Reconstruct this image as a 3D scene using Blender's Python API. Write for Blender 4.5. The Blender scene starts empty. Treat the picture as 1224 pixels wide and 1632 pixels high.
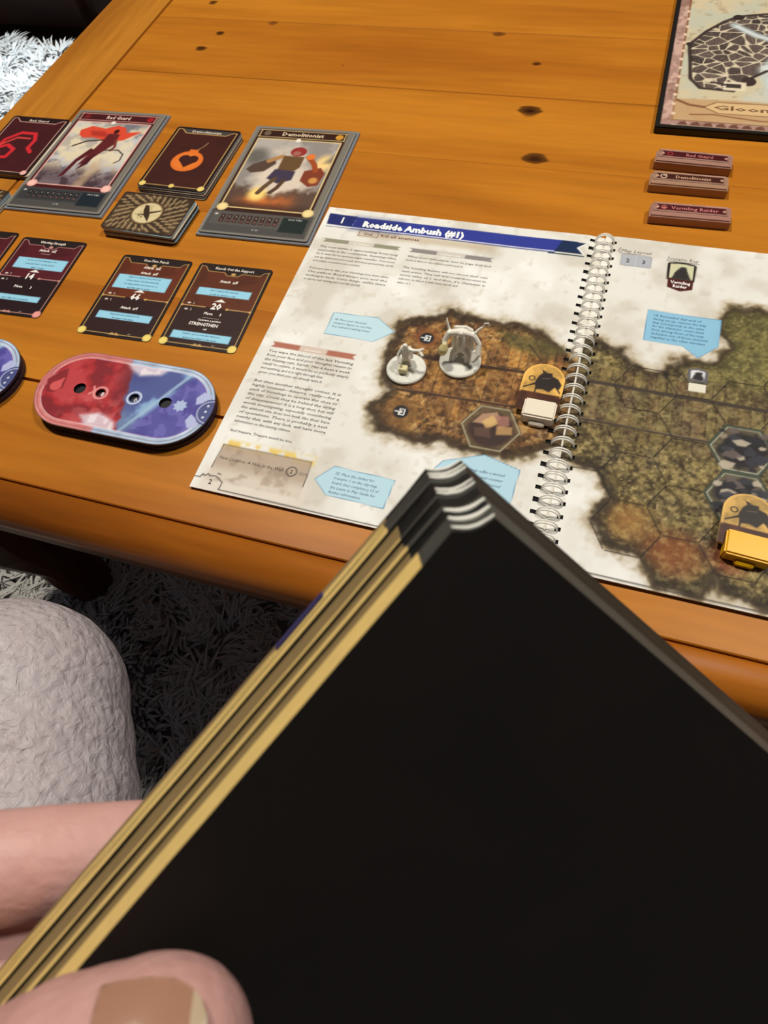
import bpy, bmesh, math, random
import numpy as np
from mathutils import Matrix, Vector
random.seed(7)
SC = bpy.context.scene
COL = SC.collection
# ------------------------------------------------------------------ camera
TZ = 0.46                      # height of the table top above the floor
CH = 0.34506                   # camera above the table top
FPX, PITCH, ROLL, HEAD = 1026.645, 1.06119013, -0.19837931, math.radians(26.8)
def _basis():
    cp, sp, cr, sr = math.cos(PITCH), math.sin(PITCH), math.cos(ROLL), math.sin(ROLL)
    f = np.array([0, cp, -sp]); r = np.array([1., 0, 0]); u = np.cross(r, f)
    r2 = cr*r + sr*u; u2 = -sr*r + cr*u
    a, b = math.cos(HEAD), math.sin(HEAD)
    R = np.array([[a, -b, 0], [b, a, 0], [0, 0, 1.]])
    return R@r2, R@u2, R@f
CR, CU, CF = _basis()
CAMP = np.array([0, 0, TZ + CH])
def cam3(px, py, depth):       # a point of the world seen at a pixel, at a depth along the view axis
    return CAMP + depth*(CR*(px-612)/FPX + CU*(816-py)/FPX + CF)
def on_z(px, py, z):           # where the ray of a pixel meets the height z above the table top
    d = CR*(px-612)/FPX + CU*(816-py)/FPX + CF
    t = (TZ + z - CAMP[2])/d[2]
    return CAMP + d*t
cd = bpy.data.cameras.new('camera'); cam = bpy.data.objects.new('camera', cd); COL.objects.link(cam)
cam.matrix_world = Matrix(((CR[0], CU[0], -CF[0], CAMP[0]), (CR[1], CU[1], -CF[1], CAMP[1]),
                           (CR[2], CU[2], -CF[2], CAMP[2]), (0, 0, 0, 1)))
cd.sensor_fit = 'VERTICAL'; cd.sensor_height = 36; cd.sensor_width = 27
cd.lens = 36*FPX/1632; cd.clip_start = 0.005; cd.clip_end = 30
cd.dof.use_dof = True; cd.dof.focus_distance = 0.42; cd.dof.aperture_fstop = 30
SC.camera = cam
# ------------------------------------------------------------------ light and exposure
SC.view_settings.view_transform = 'Standard'; SC.view_settings.look = 'None'
SC.view_settings.exposure = 0.0; SC.view_settings.gamma = 1; SC.view_settings.use_curve_mapping = False
w = bpy.data.worlds.new('room_glow'); SC.world = w; w.use_nodes = True
w.node_tree.nodes['Background'].inputs[0].default_value = (0.75, 0.80, 1.0, 1)
w.node_tree.nodes['Background'].inputs[1].default_value = 0.04
def area(name, loc, target, size, power, color):
    l = bpy.data.lights.new(name, 'AREA'); l.shape = 'DISK'; l.size = size; l.energy = power; l.color = color
    o = bpy.data.objects.new(name, l); COL.objects.link(o); o.location = loc
    o.rotation_euler = (Vector(target)-Vector(loc)).to_track_quat('-Z', 'Y').to_euler()
    return o
area('lamp_left', (-0.64, 0.78, 2.2), (-0.3, 0.4, TZ), 0.22, 25, (1.0, 0.93, 0.81))
area('lamp_right', (0.75, 0.75, 2.2), (0.0, 0.4, TZ), 0.26, 20, (1.0, 0.95, 0.86))
rug_fill = area('rug_fill_light', (-1.9, 1.45, 2.2), (-1.5, 1.2, 0.0), 1.2, 7.5, (0.72, 0.87, 1.0)); rug_fill.data.spread = math.radians(36)  # added cool fill, narrowed to the far rug; no window stands there
# ------------------------------------------------------------------ helpers
def lin(c):
    c = np.asarray(c, float)
    if c.max() > 1.5: c = c/255.0
    return np.where(c <= .04045, c/12.92, ((c+.055)/1.055)**2.4)
def mat(name, color=(200, 200, 200), rough=.6, spec=.4, coat=0, **kw):
    m = bpy.data.materials.new(name); m.use_nodes = True
    b = m.node_tree.nodes['Principled BSDF']
    l = lin(color); b.inputs['Base Color'].default_value = (l[0], l[1], l[2], 1)
    b.inputs['Roughness'].default_value = rough; b.inputs['Specular IOR Level'].default_value = spec
    b.inputs['Coat Weight'].default_value = coat; b.inputs['Coat Roughness'].default_value = .15
    if 'sss' in kw:
        b.inputs['Subsurface Weight'].default_value = kw['sss']; b.inputs['Subsurface Scale'].default_value = .008
        b.inputs['Subsurface Radius'].default_value = (1, .35, .2)
    if kw.get('noise'):
        s, amt, bump = kw['noise']
        nt = m.node_tree; tc = nt.nodes.new('ShaderNodeNewGeometry'); n = nt.nodes.new('ShaderNodeTexNoise')
        n.inputs['Scale'].default_value = s; n.inputs['Detail'].default_value = 6
        nt.links.new(tc.outputs['Position'], n.inputs['Vector'])
        mx = nt.nodes.new('ShaderNodeMix'); mx.data_type = 'RGBA'
        mx.inputs[6].default_value = (*(l*(1-amt)), 1); mx.inputs[7].default_value = (*np.clip(l*(1+amt), 0, 1), 1)
        nt.links.new(n.outputs['Fac'], mx.inputs[0]); nt.links.new(mx.outputs[2], b.inputs['Base Color'])
        if bump:
            bp = nt.nodes.new('ShaderNodeBump'); bp.inputs['Strength'].default_value = bump; bp.inputs['Distance'].default_value = .002
            nt.links.new(n.outputs['Fac'], bp.inputs['Height']); nt.links.new(bp.outputs['Normal'], b.inputs['Normal'])
    return m
def print_mat(name, rough, spec=.4, coat=0.0, bump=0):
    m = mat(name, rough=rough, spec=spec, coat=coat); nt = m.node_tree; b = nt.nodes['Principled BSDF']
    a = nt.nodes.new('ShaderNodeAttribute'); a.attribute_name = 'ink'
    nt.links.new(a.outputs['Color'], b.inputs['Base Color'])
    if bump:
        n = nt.nodes.new('ShaderNodeTexNoise'); n.inputs['Scale'].default_value = 60; n.inputs['Detail'].default_value = 2
        g = nt.nodes.new('ShaderNodeNewGeometry'); nt.links.new(g.outputs['Position'], n.inputs['Vector'])
        bp = nt.nodes.new('ShaderNodeBump'); bp.inputs['Strength'].default_value = bump; bp.inputs['Distance'].default_value = .001
        nt.links.new(n.outputs['Fac'], bp.inputs['Height']); nt.links.new(bp.outputs['Normal'], b.inputs['Normal'])
    return m
M_PAPER = print_mat('printed_paper', .6, .2)
M_CARD = print_mat('printed_card', .33, .45, 0.0, .15)
M_BOARD = print_mat('printed_board', .5, .28, 0.0)
def tag(o, label=None, cat=None, group=None, kind=None):
    for k, v in (('label', label), ('category', cat), ('group', group), ('kind', kind)):
        if v: o[k] = v
    return o
def empty(name, loc, label, cat, rz=0, group=None):
    o = bpy.data.objects.new(name, None); COL.objects.link(o); o.location = loc; o.rotation_euler[2] = rz
    o.empty_display_size = .01
    return tag(o, label, cat, group)
def link(name, me, m=None, parent=None, smooth=False):
    if m is not None and not me.materials:
        for q in (m if isinstance(m, (list, tuple)) else [m]): me.materials.append(q)
    if smooth: me.polygons.foreach_set('use_smooth', np.ones(len(me.polygons), bool))
    o = bpy.data.objects.new(name, me); COL.objects.link(o)
    if parent: o.parent = parent
    return o
def mesh(name, V, F, colors=None, mi=None):
    me = bpy.data.meshes.new(name); V = np.asarray(V, np.float32)
    if isinstance(F, np.ndarray):
        k = F.shape[1]; n = len(F)
        me.vertices.add(len(V)); me.vertices.foreach_set('co', V.ravel())
        me.loops.add(n*k); me.loops.foreach_set('vertex_index', F.ravel().astype(np.int32))
        me.polygons.add(n); me.polygons.foreach_set('loop_start', np.arange(0, n*k, k, dtype=np.int32))
        me.update(calc_edges=True); me.validate()
    else:
        me.from_pydata(V.tolist(), [], F); me.update()
    if colors is not None:
        a = me.color_attributes.new('ink', 'FLOAT_COLOR', 'POINT')
        c = np.ones((len(V), 4), np.float32); c[:, :3] = colors; a.data.foreach_set('color', c.ravel())
    return me
def noise(X, Y, scale, seed=0, octv=3):
    out = np.zeros(X.shape); amp = 1; tot = 0; rs = np.random.RandomState(seed); s = scale
    for _ in range(octv):
        L = rs.rand(64, 64); gx = X/s+rs.rand()*50; gy = Y/s+rs.rand()*50
        ix = np.floor(gx).astype(int); iy = np.floor(gy).astype(int); fx = gx-ix; fy = gy-iy
        fx = fx*fx*(3-2*fx); fy = fy*fy*(3-2*fy)
        a = L[iy % 64, ix % 64]; b = L[iy % 64, (ix+1) % 64]; c = L[(iy+1) % 64, ix % 64]; d = L[(iy+1) % 64, (ix+1) % 64]
        out += amp*((a*(1-fx)+b*fx)*(1-fy)+(c*(1-fx)+d*fx)*fy); tot += amp; amp *= .5; s *= .5
    return out/tot
def sstep(a, b, x):
    t = np.clip((x-a)/(b-a), 0, 1); return t*t*(3-2*t)
# --- lettering
_fc = {}
def glyphs(s, bold=0.0, shear=0.0):
    k = (s, bold, shear)
    if k not in _fc:
        c = bpy.data.curves.new('lettering', 'FONT'); c.body = s; c.size = 1; c.offset = bold; c.shear = shear
        c.resolution_u = 1; c.fill_mode = 'FRONT'
        o = bpy.data.objects.new('lettering', c); me = o.to_mesh()
        v = np.empty(len(me.vertices)*3, np.float32); me.vertices.foreach_get('co', v); v = v.reshape(-1, 3)[:, :2].copy()
        me.calc_loop_triangles(); t = np.empty(len(me.loop_triangles)*3, np.int32)
        me.loop_triangles.foreach_get('vertices', t); t = t.reshape(-1, 3).copy()
        o.to_mesh_clear(); bpy.data.objects.remove(o); bpy.data.curves.remove(c)
        _fc[k] = (v, t)
    return _fc[k]
# --- a printed sheet: a fine grid that carries the ink as vertex colours, plus lettering faces
class Art:
    def __init__(s, x0, x1, y0, y1, res, base, hw=None):
        s.x0, s.x1, s.y0, s.y1 = x0, x1, y0, y1
        nx = int(round((x1-x0)/res))+1; ny = int(round((y1-y0)/res))+1
        ys = np.linspace(y0, y1, ny); xs = np.linspace(x0, x1, nx)
        s.X, s.Y = np.meshgrid(xs, ys)
        if hw is not None:
            cx = (x0+x1)/2; f = np.array([hw(y) for y in ys])/((x1-x0)/2)
            s.X = cx+(s.X-cx)*f[:, None]
        s.C = np.zeros((ny, nx, 3)); s.C[:] = np.array(base)/255.; s.res = res; s.txt = []; s.hole = []
    def put(s, m, color, a=1.0):
        m = np.clip(m, 0, 1)[..., None]*a
        c = np.asarray(color, float)
        c = c/255. if c.max() > 1.5 else c
        s.C = s.C*(1-m)+c*m
    def sd(s, pts):
        P = np.array(pts, float); n = len(P); d = np.full(s.X.shape, 1e9); ins = np.zeros(s.X.shape, bool)
        for i in range(n):
            a = P[i]; b = P[(i+1) % n]; e = b-a; wx = s.X-a[0]; wy = s.Y-a[1]
            t = np.clip((wx*e[0]+wy*e[1])/(e@e+1e-12), 0, 1)
            d = np.minimum(d, (wx-e[0]*t)**2+(wy-e[1]*t)**2)
            c = (a[1] > s.Y) != (b[1] > s.Y)
            if b[1] != a[1]: ins ^= c & (s.X < (b[0]-a[0])*(s.Y-a[1])/(b[1]-a[1])+a[0])
        d = np.sqrt(d); return np.where(ins, -d, d)
    def poly(s, pts, color, soft=.35, a=1.0, grow=0): s.put(sstep(soft, -soft, s.sd(pts)-grow), color, a)
    def rect(s, x0, y0, x1, y1, color, soft=.35, a=1.0): s.poly([(x0, y0), (x1, y0), (x1, y1), (x0, y1)], color, soft, a)
    def line(s, pts, wd, color, soft=.3, a=1.0, closed=False):
        P = np.array(pts, float); d = np.full(s.X.shape, 1e9)
        for i in range(len(P)-(0 if closed else 1)):
            p = P[i]; e = P[(i+1) % len(P)]-p; wx = s.X-p[0]; wy = s.Y-p[1]
            t = np.clip((wx*e[0]+wy*e[1])/(e@e+1e-12), 0, 1)
            d = np.minimum(d, (wx-e[0]*t)**2+(wy-e[1]*t)**2)
        s.put(sstep(wd/2+soft, wd/2-soft, np.sqrt(d)), color, a)
    def disc(s, x, y, r, color, ry=None, soft=.35, a=1.0, rot=0):
        ry = ry or r; c, q = math.cos(rot), math.sin(rot); dx = s.X-x; dy = s.Y-y
        u = (dx*c+dy*q)/r; v = (-dx*q+dy*c)/ry
        s.put(sstep(soft, -soft, (np.sqrt(u*u+v*v)-1)*min(r, ry)), color, a)
    def ring(s, x, y, r, wd, color, soft=.3, a=1.0):
        s.put(sstep(wd/2+soft, wd/2-soft, abs(np.hypot(s.X-x, s.Y-y)-r)), color, a)
    def N(s, scale, seed, octv=3): return noise(s.X, s.Y, scale, seed, octv)
    def text(s, t, x, y, h, color, width=None, bold=.0, shear=0, align='L', rot=0, maxw=None):
        v, f = glyphs(t, bold, shear)
        if not len(v): return
        v = v.copy(); x_0, x_1 = v[:, 0].min(), v[:, 0].max(); sy = h/.72; sx = sy*.92
        if width: sx = width/(x_1-x_0)
        elif maxw: sx = min(sx, maxw/(x_1-x_0))
        off = {'L': x_0, 'C': (x_0+x_1)/2, 'R': x_1}[align]
        v[:, 0] = (v[:, 0]-off)*sx; v[:, 1] *= sy
        c, q = math.cos(rot), math.sin(rot)
        p = np.c_[x+v[:, 0]*c-v[:, 1]*q, y+v[:, 0]*q+v[:, 1]*c]
        s.txt.append((p, f, np.array(color)/255.))
    def build(s, name, thick=.3, edge=(235, 230, 220), zf=None, round_under=True, holes=()):
        ny, nx = s.X.shape; z = np.zeros_like(s.X) if zf is None else zf(s.X, s.Y)
        X, Y = s.X.copy(), s.Y.copy()
        idx = np.arange(nx*ny).reshape(ny, nx)
        Q = np.stack([idx[:-1, :-1], idx[:-1, 1:], idx[1:, 1:], idx[1:, :-1]], -1)
        keep = np.ones(Q.shape[:2], bool)
        cx = (X[:-1, :-1]+X[1:, 1:])/2; cy = (Y[:-1, :-1]+Y[1:, 1:])/2
        for h in holes:
            if len(h) == 3:
                hx, hy, r = h; keep &= np.hypot(cx-hx, cy-hy) > r
                d = np.hypot(X-hx, Y-hy); m = abs(d-r) < s.res*.75
                X[m] = hx+(X[m]-hx)*r/d[m]; Y[m] = hy+(Y[m]-hy)*r/d[m]
            else:
                keep &= ~((cx > h[0]) & (cx < h[2]) & (cy > h[1]) & (cy < h[3]))
        Q = Q[keep].reshape(-1, 4)
        V = [np.c_[X.ravel(), Y.ravel(), z.ravel()]]; C = [lin(np.clip(s.C, 0, 1)*.9999).reshape(-1, 3)]; n = nx*ny
        F = [Q]
        per = np.concatenate([idx[0, :], idx[1:, -1], idx[-1, -2::-1], idx[-2:0:-1, 0]])
        top = V[0][per].copy(); bot = top.copy(); bot[:, 2] -= thick; m = len(per)
        V += [top, bot]; C += [np.tile(lin(edge), (2*m, 1))]
        i = np.arange(m); j = (i+1) % m
        F.append(np.stack([n+i, n+m+i, n+m+j, n+j], -1)); n += 2*m
        # bottom face rows
        bV = V[0].reshape(ny, nx, 3)[:, [0, -1]].copy(); bV[..., 2] -= thick; V.append(bV.reshape(-1, 3)); C.append(np.tile(lin(edge), (2*ny, 1)))
        if not holes:
            r = np.arange(ny-1)*2+n; F.append(np.stack([r, r+2, r+3, r+1], -1))
        n += 2*ny
        V = np.concatenate(V); F = np.concatenate(F)
        tv, tf, tc = [], [], []; n = len(V)
        for p, f, c in s.txt:
            zz = (np.zeros(len(p)) if zf is None else zf(p[:, 0], p[:, 1]))+.05
            tv.append(np.c_[p, zz]); tf.append(f+n); tc.append(np.tile(lin(c), (len(p), 1))); n += len(p)
        me = bpy.data.meshes.new(name)
        if tv:
            V = np.concatenate([V]+tv); C = C+tc; T = np.concatenate(tf)
        else: T = np.zeros((0, 3), np.int32)
        V = (V*.001).astype(np.float32)
        me.vertices.add(len(V)); me.vertices.foreach_set('co', V.ravel())
        loops = np.concatenate([F.ravel(), T.ravel()]).astype(np.int32)
        me.loops.add(len(loops)); me.loops.foreach_set('vertex_index', loops)
        st = np.concatenate([np.arange(len(F))*4, len(F)*4+np.arange(len(T))*3]).astype(np.int32)
        me.polygons.add(len(st)); me.polygons.foreach_set('loop_start', st); me.update(calc_edges=True); me.validate()
        a = me.color_attributes.new('ink', 'FLOAT_COLOR', 'POINT'); C = np.concatenate(C)
        c4 = np.ones((len(V), 4), np.float32); c4[:, :3] = C[:len(V)]; a.data.foreach_set('color', c4.ravel())
        return me
def rounded(w, h, r):
    def f(y):
        d = abs(y)-(h/2-r)
        return w/2 if d <= 0 else w/2-r+math.sqrt(max(r*r-min(d, r)**2, 0))
    return f
# --- plain solids
def box_mesh(name, x0, x1, y0, y1, z0, z1, bev=0, seg=2):
    bm = bmesh.new(); bmesh.ops.create_cube(bm, size=1)
    for v in bm.verts:
        v.co = Vector(((x0+x1)/2+v.co.x*(x1-x0), (y0+y1)/2+v.co.y*(y1-y0), (z0+z1)/2+v.co.z*(z1-z0)))
    if bev: bmesh.ops.bevel(bm, geom=bm.edges[:], offset=bev, segments=seg, affect='EDGES')
    me = bpy.data.meshes.new(name); bm.to_mesh(me); bm.free(); return me
def prism(name, pts, z0, z1, bev=0):
    bm = bmesh.new(); b = [bm.verts.new((x, y, z0)) for x, y in pts]; t = [bm.verts.new((x, y, z1)) for x, y in pts]
    bm.faces.new(b[::-1]); tf = bm.faces.new(t); n = len(pts)
    for i in range(n): bm.faces.new((b[i], b[(i+1) % n], t[(i+1) % n], t[i]))
    if bev: bmesh.ops.bevel(bm, geom=list(tf.edges), offset=bev, segments=2, affect='EDGES')
    bmesh.ops.recalc_face_normals(bm, faces=bm.faces)
    me = bpy.data.meshes.new(name); bm.to_mesh(me); bm.free(); return me
def tube(bm, pts, r, n=6):
    pts = [Vector(p) for p in pts]; rs = r if isinstance(r, (list, tuple)) else [r]*len(pts); rings = []
    for i, p in enumerate(pts):
        d = (pts[min(i+1, len(pts)-1)]-pts[max(i-1, 0)]).normalized()
        a = d.orthogonal().normalized() if not rings else (prev-d*prev.dot(d)).normalized()
        prev = a; b = d.cross(a)
        rings.append([bm.verts.new(p+rs[i]*(math.cos(2*math.pi*k/n)*a+math.sin(2*math.pi*k/n)*b)) for k in range(n)])
    for A, B in zip(rings, rings[1:]):
        for k in range(n): bm.faces.new((A[k], A[(k+1) % n], B[(k+1) % n], B[k]))
    bm.faces.new(rings[0][::-1]); bm.faces.new(rings[-1])
def bm_mesh(name, bm):
    bmesh.ops.recalc_face_normals(bm, faces=bm.faces); me = bpy.data.meshes.new(name); bm.to_mesh(me); bm.free(); return me
def organic(name, chains, voxel, smooth=3, extra=None):
    """one continuous skin grown round tapering chains of (point, radius)"""
    bm = bmesh.new()
    def ball(p, r, sc=(1, 1, 1)):
        g = bmesh.ops.create_icosphere(bm, subdivisions=3, radius=r)
        for v in g['verts']: v.co = Vector((v.co.x*sc[0], v.co.y*sc[1], v.co.z*sc[2]))+Vector(p)
    for ch in chains:
        for (p, r), (q, s) in zip(ch, ch[1:]):
            L = (Vector(q)-Vector(p)).length; n = max(2, int(L/(min(r, s)*.35)))
            for i in range(n+1):
                t = i/n; ball(Vector(p).lerp(Vector(q), t), r+(s-r)*t)
    if extra: extra(bm, ball)
    me = bpy.data.meshes.new(name); bm.to_mesh(me); bm.free()
    o = bpy.data.objects.new(name, me); COL.objects.link(o)
    m = o.modifiers.new('r', 'REMESH'); m.mode = 'VOXEL'; m.voxel_size = voxel; m.use_smooth_shade = True
    s = o.modifiers.new('s', 'SMOOTH'); s.factor = .6; s.iterations = smooth
    dg = bpy.context.evaluated_depsgraph_get(); out = bpy.data.meshes.new_from_object(o.evaluated_get(dg))
    bpy.data.objects.remove(o); bpy.data.meshes.remove(me); out.name = name
    out.polygons.foreach_set('use_smooth', np.ones(len(out.polygons), bool))
    return out
# ------------------------------------------------------------------ wood
def wood(name, along, base=(190, 120, 34), dark=(163, 95, 24), knots=(), rough=.40, seed=0.0):
    m = mat(name, base, rough, .14); nt = m.node_tree; L = nt.links; b = nt.nodes['Principled BSDF']
    g = nt.nodes.new('ShaderNodeNewGeometry'); oi = nt.nodes.new('ShaderNodeObjectInfo')
    add = nt.nodes.new('ShaderNodeVectorMath'); add.operation = 'MULTIPLY_ADD'
    cmb = nt.nodes.new('ShaderNodeCombineXYZ'); L.new(oi.outputs['Random'], cmb.inputs[2]); L.new(oi.outputs['Random'], cmb.inputs[0])
    L.new(cmb.outputs[0], add.inputs[0]); add.inputs[1].default_value = (7, 3, 9); L.new(g.outputs['Position'], add.inputs[2])
    mp = nt.nodes.new('ShaderNodeMapping'); L.new(add.outputs[0], mp.inputs['Vector'])
    mp.inputs['Scale'].default_value = {'x': (1.6, 16, 16), 'y': (16, 1.6, 16), 'z': (16, 16, 1.6)}[along]
    n = nt.nodes.new('ShaderNodeTexNoise'); n.inputs['Scale'].default_value = 1; n.inputs['Detail'].default_value = 3; L.new(mp.outputs[0], n.inputs['Vector'])
    n.inputs['Distortion'].default_value = .6
    r = nt.nodes.new('ShaderNodeValToRGB'); L.new(n.outputs['Fac'], r.inputs[0])
    e = r.color_ramp.elements; e[0].position = .32; e[1].position = .66
    e[0].color = (*lin(dark), 1); e[1].color = (*lin(base), 1)
    n2 = nt.nodes.new('ShaderNodeTexNoise'); n2.inputs['Scale'].default_value = 9; n2.inputs['Detail'].default_value = 5; L.new(mp.outputs[0], n2.inputs['Vector'])
    mx = nt.nodes.new('ShaderNodeMix'); mx.data_type = 'RGBA'; mx.blend_type = 'OVERLAY'; mx.inputs[0].default_value = .22
    L.new(r.outputs[0], mx.inputs[6]); L.new(n2.outputs['Fac'], mx.inputs[7]); out = mx.outputs[2]
    for kx, ky, kr, kd in knots:
        mp2 = nt.nodes.new('ShaderNodeMapping'); mp2.inputs['Location'].default_value = (-kx/kr, -ky/(kr*.8), 0)
        mp2.inputs['Scale'].default_value = (1/kr, 1/(kr*.8), 0); L.new(g.outputs['Position'], mp2.inputs['Vector'])
        ln = nt.nodes.new('ShaderNodeVectorMath'); ln.operation = 'LENGTH'; L.new(mp2.outputs[0], ln.inputs[0])
        ad = nt.nodes.new('ShaderNodeMath'); ad.operation = 'MULTIPLY_ADD'; L.new(n2.outputs['Fac'], ad.inputs[0]); ad.inputs[1].default_value = .9; L.new(ln.outputs[1], ad.inputs[2])
        rr = nt.nodes.new('ShaderNodeValToRGB'); L.new(ad.outputs[0], rr.inputs[0])
        q = rr.color_ramp.elements; q[0].position = 0; q[0].color = (kd, kd, kd, 1); q[1].position = 1.0; q[1].color = (0, 0, 0, 1); q3 = rr.color_ramp.elements.new(.5); q3.color = (kd, kd, kd, 1)
        q1 = rr.color_ramp.elements.new(.86); q1.color = (kd*.8,)*3+(1,)
        m2 = nt.nodes.new('ShaderNodeMix'); m2.data_type = 'RGBA'; L.new(rr.outputs[0], m2.inputs[0]); L.new(out, m2.inputs[6])
        m2.inputs[7].default_value = (*lin((44, 18, 8)), 1); out = m2.outputs[2]
    L.new(out, b.inputs['Base Color'])
    bp = nt.nodes.new('ShaderNodeBump'); bp.inputs['Strength'].default_value = .12; bp.inputs['Distance'].default_value = .001
    L.new(n2.outputs['Fac'], bp.inputs['Height']); L.new(bp.outputs['Normal'], b.inputs['Normal'])
    b.inputs['Coat Weight'].default_value = .0; b.inputs['Coat Roughness'].default_value = .3
    return m
KN = [(-.078, .596, .021, 1), (-.061, .529, .020, .95), (-.086, .672, .0085, .9), (-.442, .666, .012, .95), (-.433, .697, .009, .95),
      (-.133, .721, .013, .7), (-.38, .722, .011, .6), (-.47, .76, .010, .9), (-.275, .65, .004, .5)]
W_X = wood('pine_planks', 'x', knots=KN)
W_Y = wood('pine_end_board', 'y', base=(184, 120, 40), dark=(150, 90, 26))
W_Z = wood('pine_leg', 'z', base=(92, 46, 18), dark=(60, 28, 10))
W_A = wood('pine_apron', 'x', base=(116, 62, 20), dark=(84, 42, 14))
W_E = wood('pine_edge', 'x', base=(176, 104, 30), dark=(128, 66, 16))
# ------------------------------------------------------------------ the setting
fl = link('floor', box_mesh('floor', -3.4, 2.4, -1.2, 3.2, -.05, 0), mat('floor_boards', (70, 45, 30), .5, noise=(5, .3, 0))); tag(fl, kind='structure')
wl = link('wall_back', box_mesh('wall_back', -3.4, 2.4, 3.2, 3.3, 0, 2.4), mat('wall_paint', (150, 140, 125), .9, noise=(3, .06, 0))); tag(wl, kind='structure')
# table
XL, XR, YF, YB = -.604, .74, .108, 1.02
tb = empty('coffee_table', (0, 0, 0), 'orange varnished pine plank table spread with cards and an open book', 'table')
G = .0004
ys = [.2165, .3165, .4165, .5165, .6175, .7250, .8250, .9250, YB]
for a, b in zip(ys, ys[1:]):
    g0 = .0011 if a == .2165 else (G if a > .6 else .00003); g1 = G if b > .6 else .00003
    link('plank', box_mesh('plank', XL+.081, XR-.081, a+g0, b-g1, TZ-.026, TZ, .0006 if g1 == G else .0001, 1), W_X, tb)
link('plank', box_mesh('plank', XL+.081, XR-.081, .1352, .2165-.0011, TZ-.026, TZ, .0007, 1), W_X, tb)
for x0, x1 in ((XL, XL+.0805), (XR-.0805, XR)):
    link('end_board', box_mesh('end_board', x0, x1, .1352, YB, TZ-.026, TZ, .0025, 2), W_Y, tb)
def moulding():
    prof = [(.1345, 0), (.1345, -.0022), (.132, -.0012), (.124, -.0010), (.116, -.0035), (.110, -.0095), (.108, -.016), (.109, -.023), (.113, -.028), (.121, -.031), (.1345, -.031), (.150, -.031), (.150, -.027), (.1352, -.0265)]
    prof = prof[1:12]+[(.150, -.0262), (.1345, -.0262)]
    bm = bmesh.new(); A = [bm.verts.new((XL, y, TZ+z)) for y, z in prof]; B = [bm.verts.new((XR, y, TZ+z)) for y, z in prof]
    for i in range(len(prof)): j = (i+1) % len(prof); bm.faces.new((A[i], A[j], B[j], B[i]))
    bm.faces.new(A); bm.faces.new(B[::-1]); return bm_mesh('edge_moulding', bm)
link('edge_moulding', moulding(), W_E, tb, True)
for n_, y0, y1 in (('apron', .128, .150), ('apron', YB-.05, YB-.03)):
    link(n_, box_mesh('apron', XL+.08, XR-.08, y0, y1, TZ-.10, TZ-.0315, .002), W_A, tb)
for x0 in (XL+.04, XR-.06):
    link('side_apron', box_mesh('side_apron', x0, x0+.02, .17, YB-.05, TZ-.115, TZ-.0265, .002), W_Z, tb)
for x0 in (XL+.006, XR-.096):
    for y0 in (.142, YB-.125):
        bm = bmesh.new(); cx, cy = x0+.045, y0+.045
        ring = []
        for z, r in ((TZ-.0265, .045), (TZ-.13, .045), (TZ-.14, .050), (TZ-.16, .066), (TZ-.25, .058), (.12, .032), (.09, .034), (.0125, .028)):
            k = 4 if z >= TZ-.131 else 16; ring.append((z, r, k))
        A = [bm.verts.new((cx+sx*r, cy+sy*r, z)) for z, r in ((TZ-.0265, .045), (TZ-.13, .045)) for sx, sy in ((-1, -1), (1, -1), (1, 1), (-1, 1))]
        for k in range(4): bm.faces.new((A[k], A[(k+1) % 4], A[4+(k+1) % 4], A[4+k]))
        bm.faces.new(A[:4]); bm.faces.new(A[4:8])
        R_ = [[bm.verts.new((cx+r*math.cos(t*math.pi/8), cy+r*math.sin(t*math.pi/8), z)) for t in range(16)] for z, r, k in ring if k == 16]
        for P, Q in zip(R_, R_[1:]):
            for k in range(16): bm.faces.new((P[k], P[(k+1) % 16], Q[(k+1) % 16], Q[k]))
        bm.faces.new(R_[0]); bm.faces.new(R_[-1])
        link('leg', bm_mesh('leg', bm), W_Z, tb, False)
# rug
rug = empty('shag_rug', (0, 0, 0), 'pale grey-white shaggy rug lying on the floor under the table', 'rug')
link('rug_base', box_mesh('rug_base', -2.0, .9, -.75, 1.45, .0005, .012, .003), mat('rug_backing', (150, 148, 145), .95), rug)
def tufts(x0, x1, y0, y1, n, h, wd, seed, keep=None):
    rs = np.random.RandomState(seed); x = rs.uniform(x0, x1, n); y = rs.uniform(y0, y1, n)
    if keep is not None: k = keep(x, y); x = x[k]; y = y[k]
    n = len(x)
    fa = noise(x, y, .05, seed+1, 2)*11+rs.normal(0, .5, n); lean = noise(x, y, .07, seed+2, 2)*1.5+rs.uniform(0, .3, n)
    hh = h*rs.uniform(.6, 1.1, n)*(.6+.7*noise(x, y, .06, seed+3, 2)); w_ = wd*rs.uniform(.6, 1.3, n)
    dx, dy = np.cos(fa), np.sin(fa); px, py = -dy, dx
    V = []
    for t, wf in ((0, .7), (.5, 1), (.85, .6)):
        off = lean*hh*t*t; z = .010+hh*t*(1-.25*t*lean)
        for s_ in (-1, 1): V.append(np.c_[x+dx*off+px*w_*wf*s_/2, y+dy*off+py*w_*wf*s_/2, z])
    V.append(np.c_[x+dx*lean*hh, y+dy*lean*hh, .010+hh*(1-.3*lean)])
    V = np.stack(V, 1).reshape(-1, 3); b = np.arange(n)[:, None]*7
    T = np.concatenate([b+np.array([q]) for q in ((0, 1, 3), (0, 3, 2), (2, 3, 5), (2, 5, 4), (4, 5, 6))])
    return mesh('pile', V, T)
m_pile = mat('rug_pile', (214, 212, 208), .9, .1)
def vis_left(x, y): return (x < -.66)
p_ = link('pile', tufts(-2.0, -1.0, .9, 1.445, 42000, .05, .0075, 3, vis_left), m_pile, rug); tag(p_, kind='stuff')
p_ = link('pile', tufts(-.95, .35, -.25, .75, 60000, .035, .0045, 5), m_pile, rug); tag(p_, kind='stuff')
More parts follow.
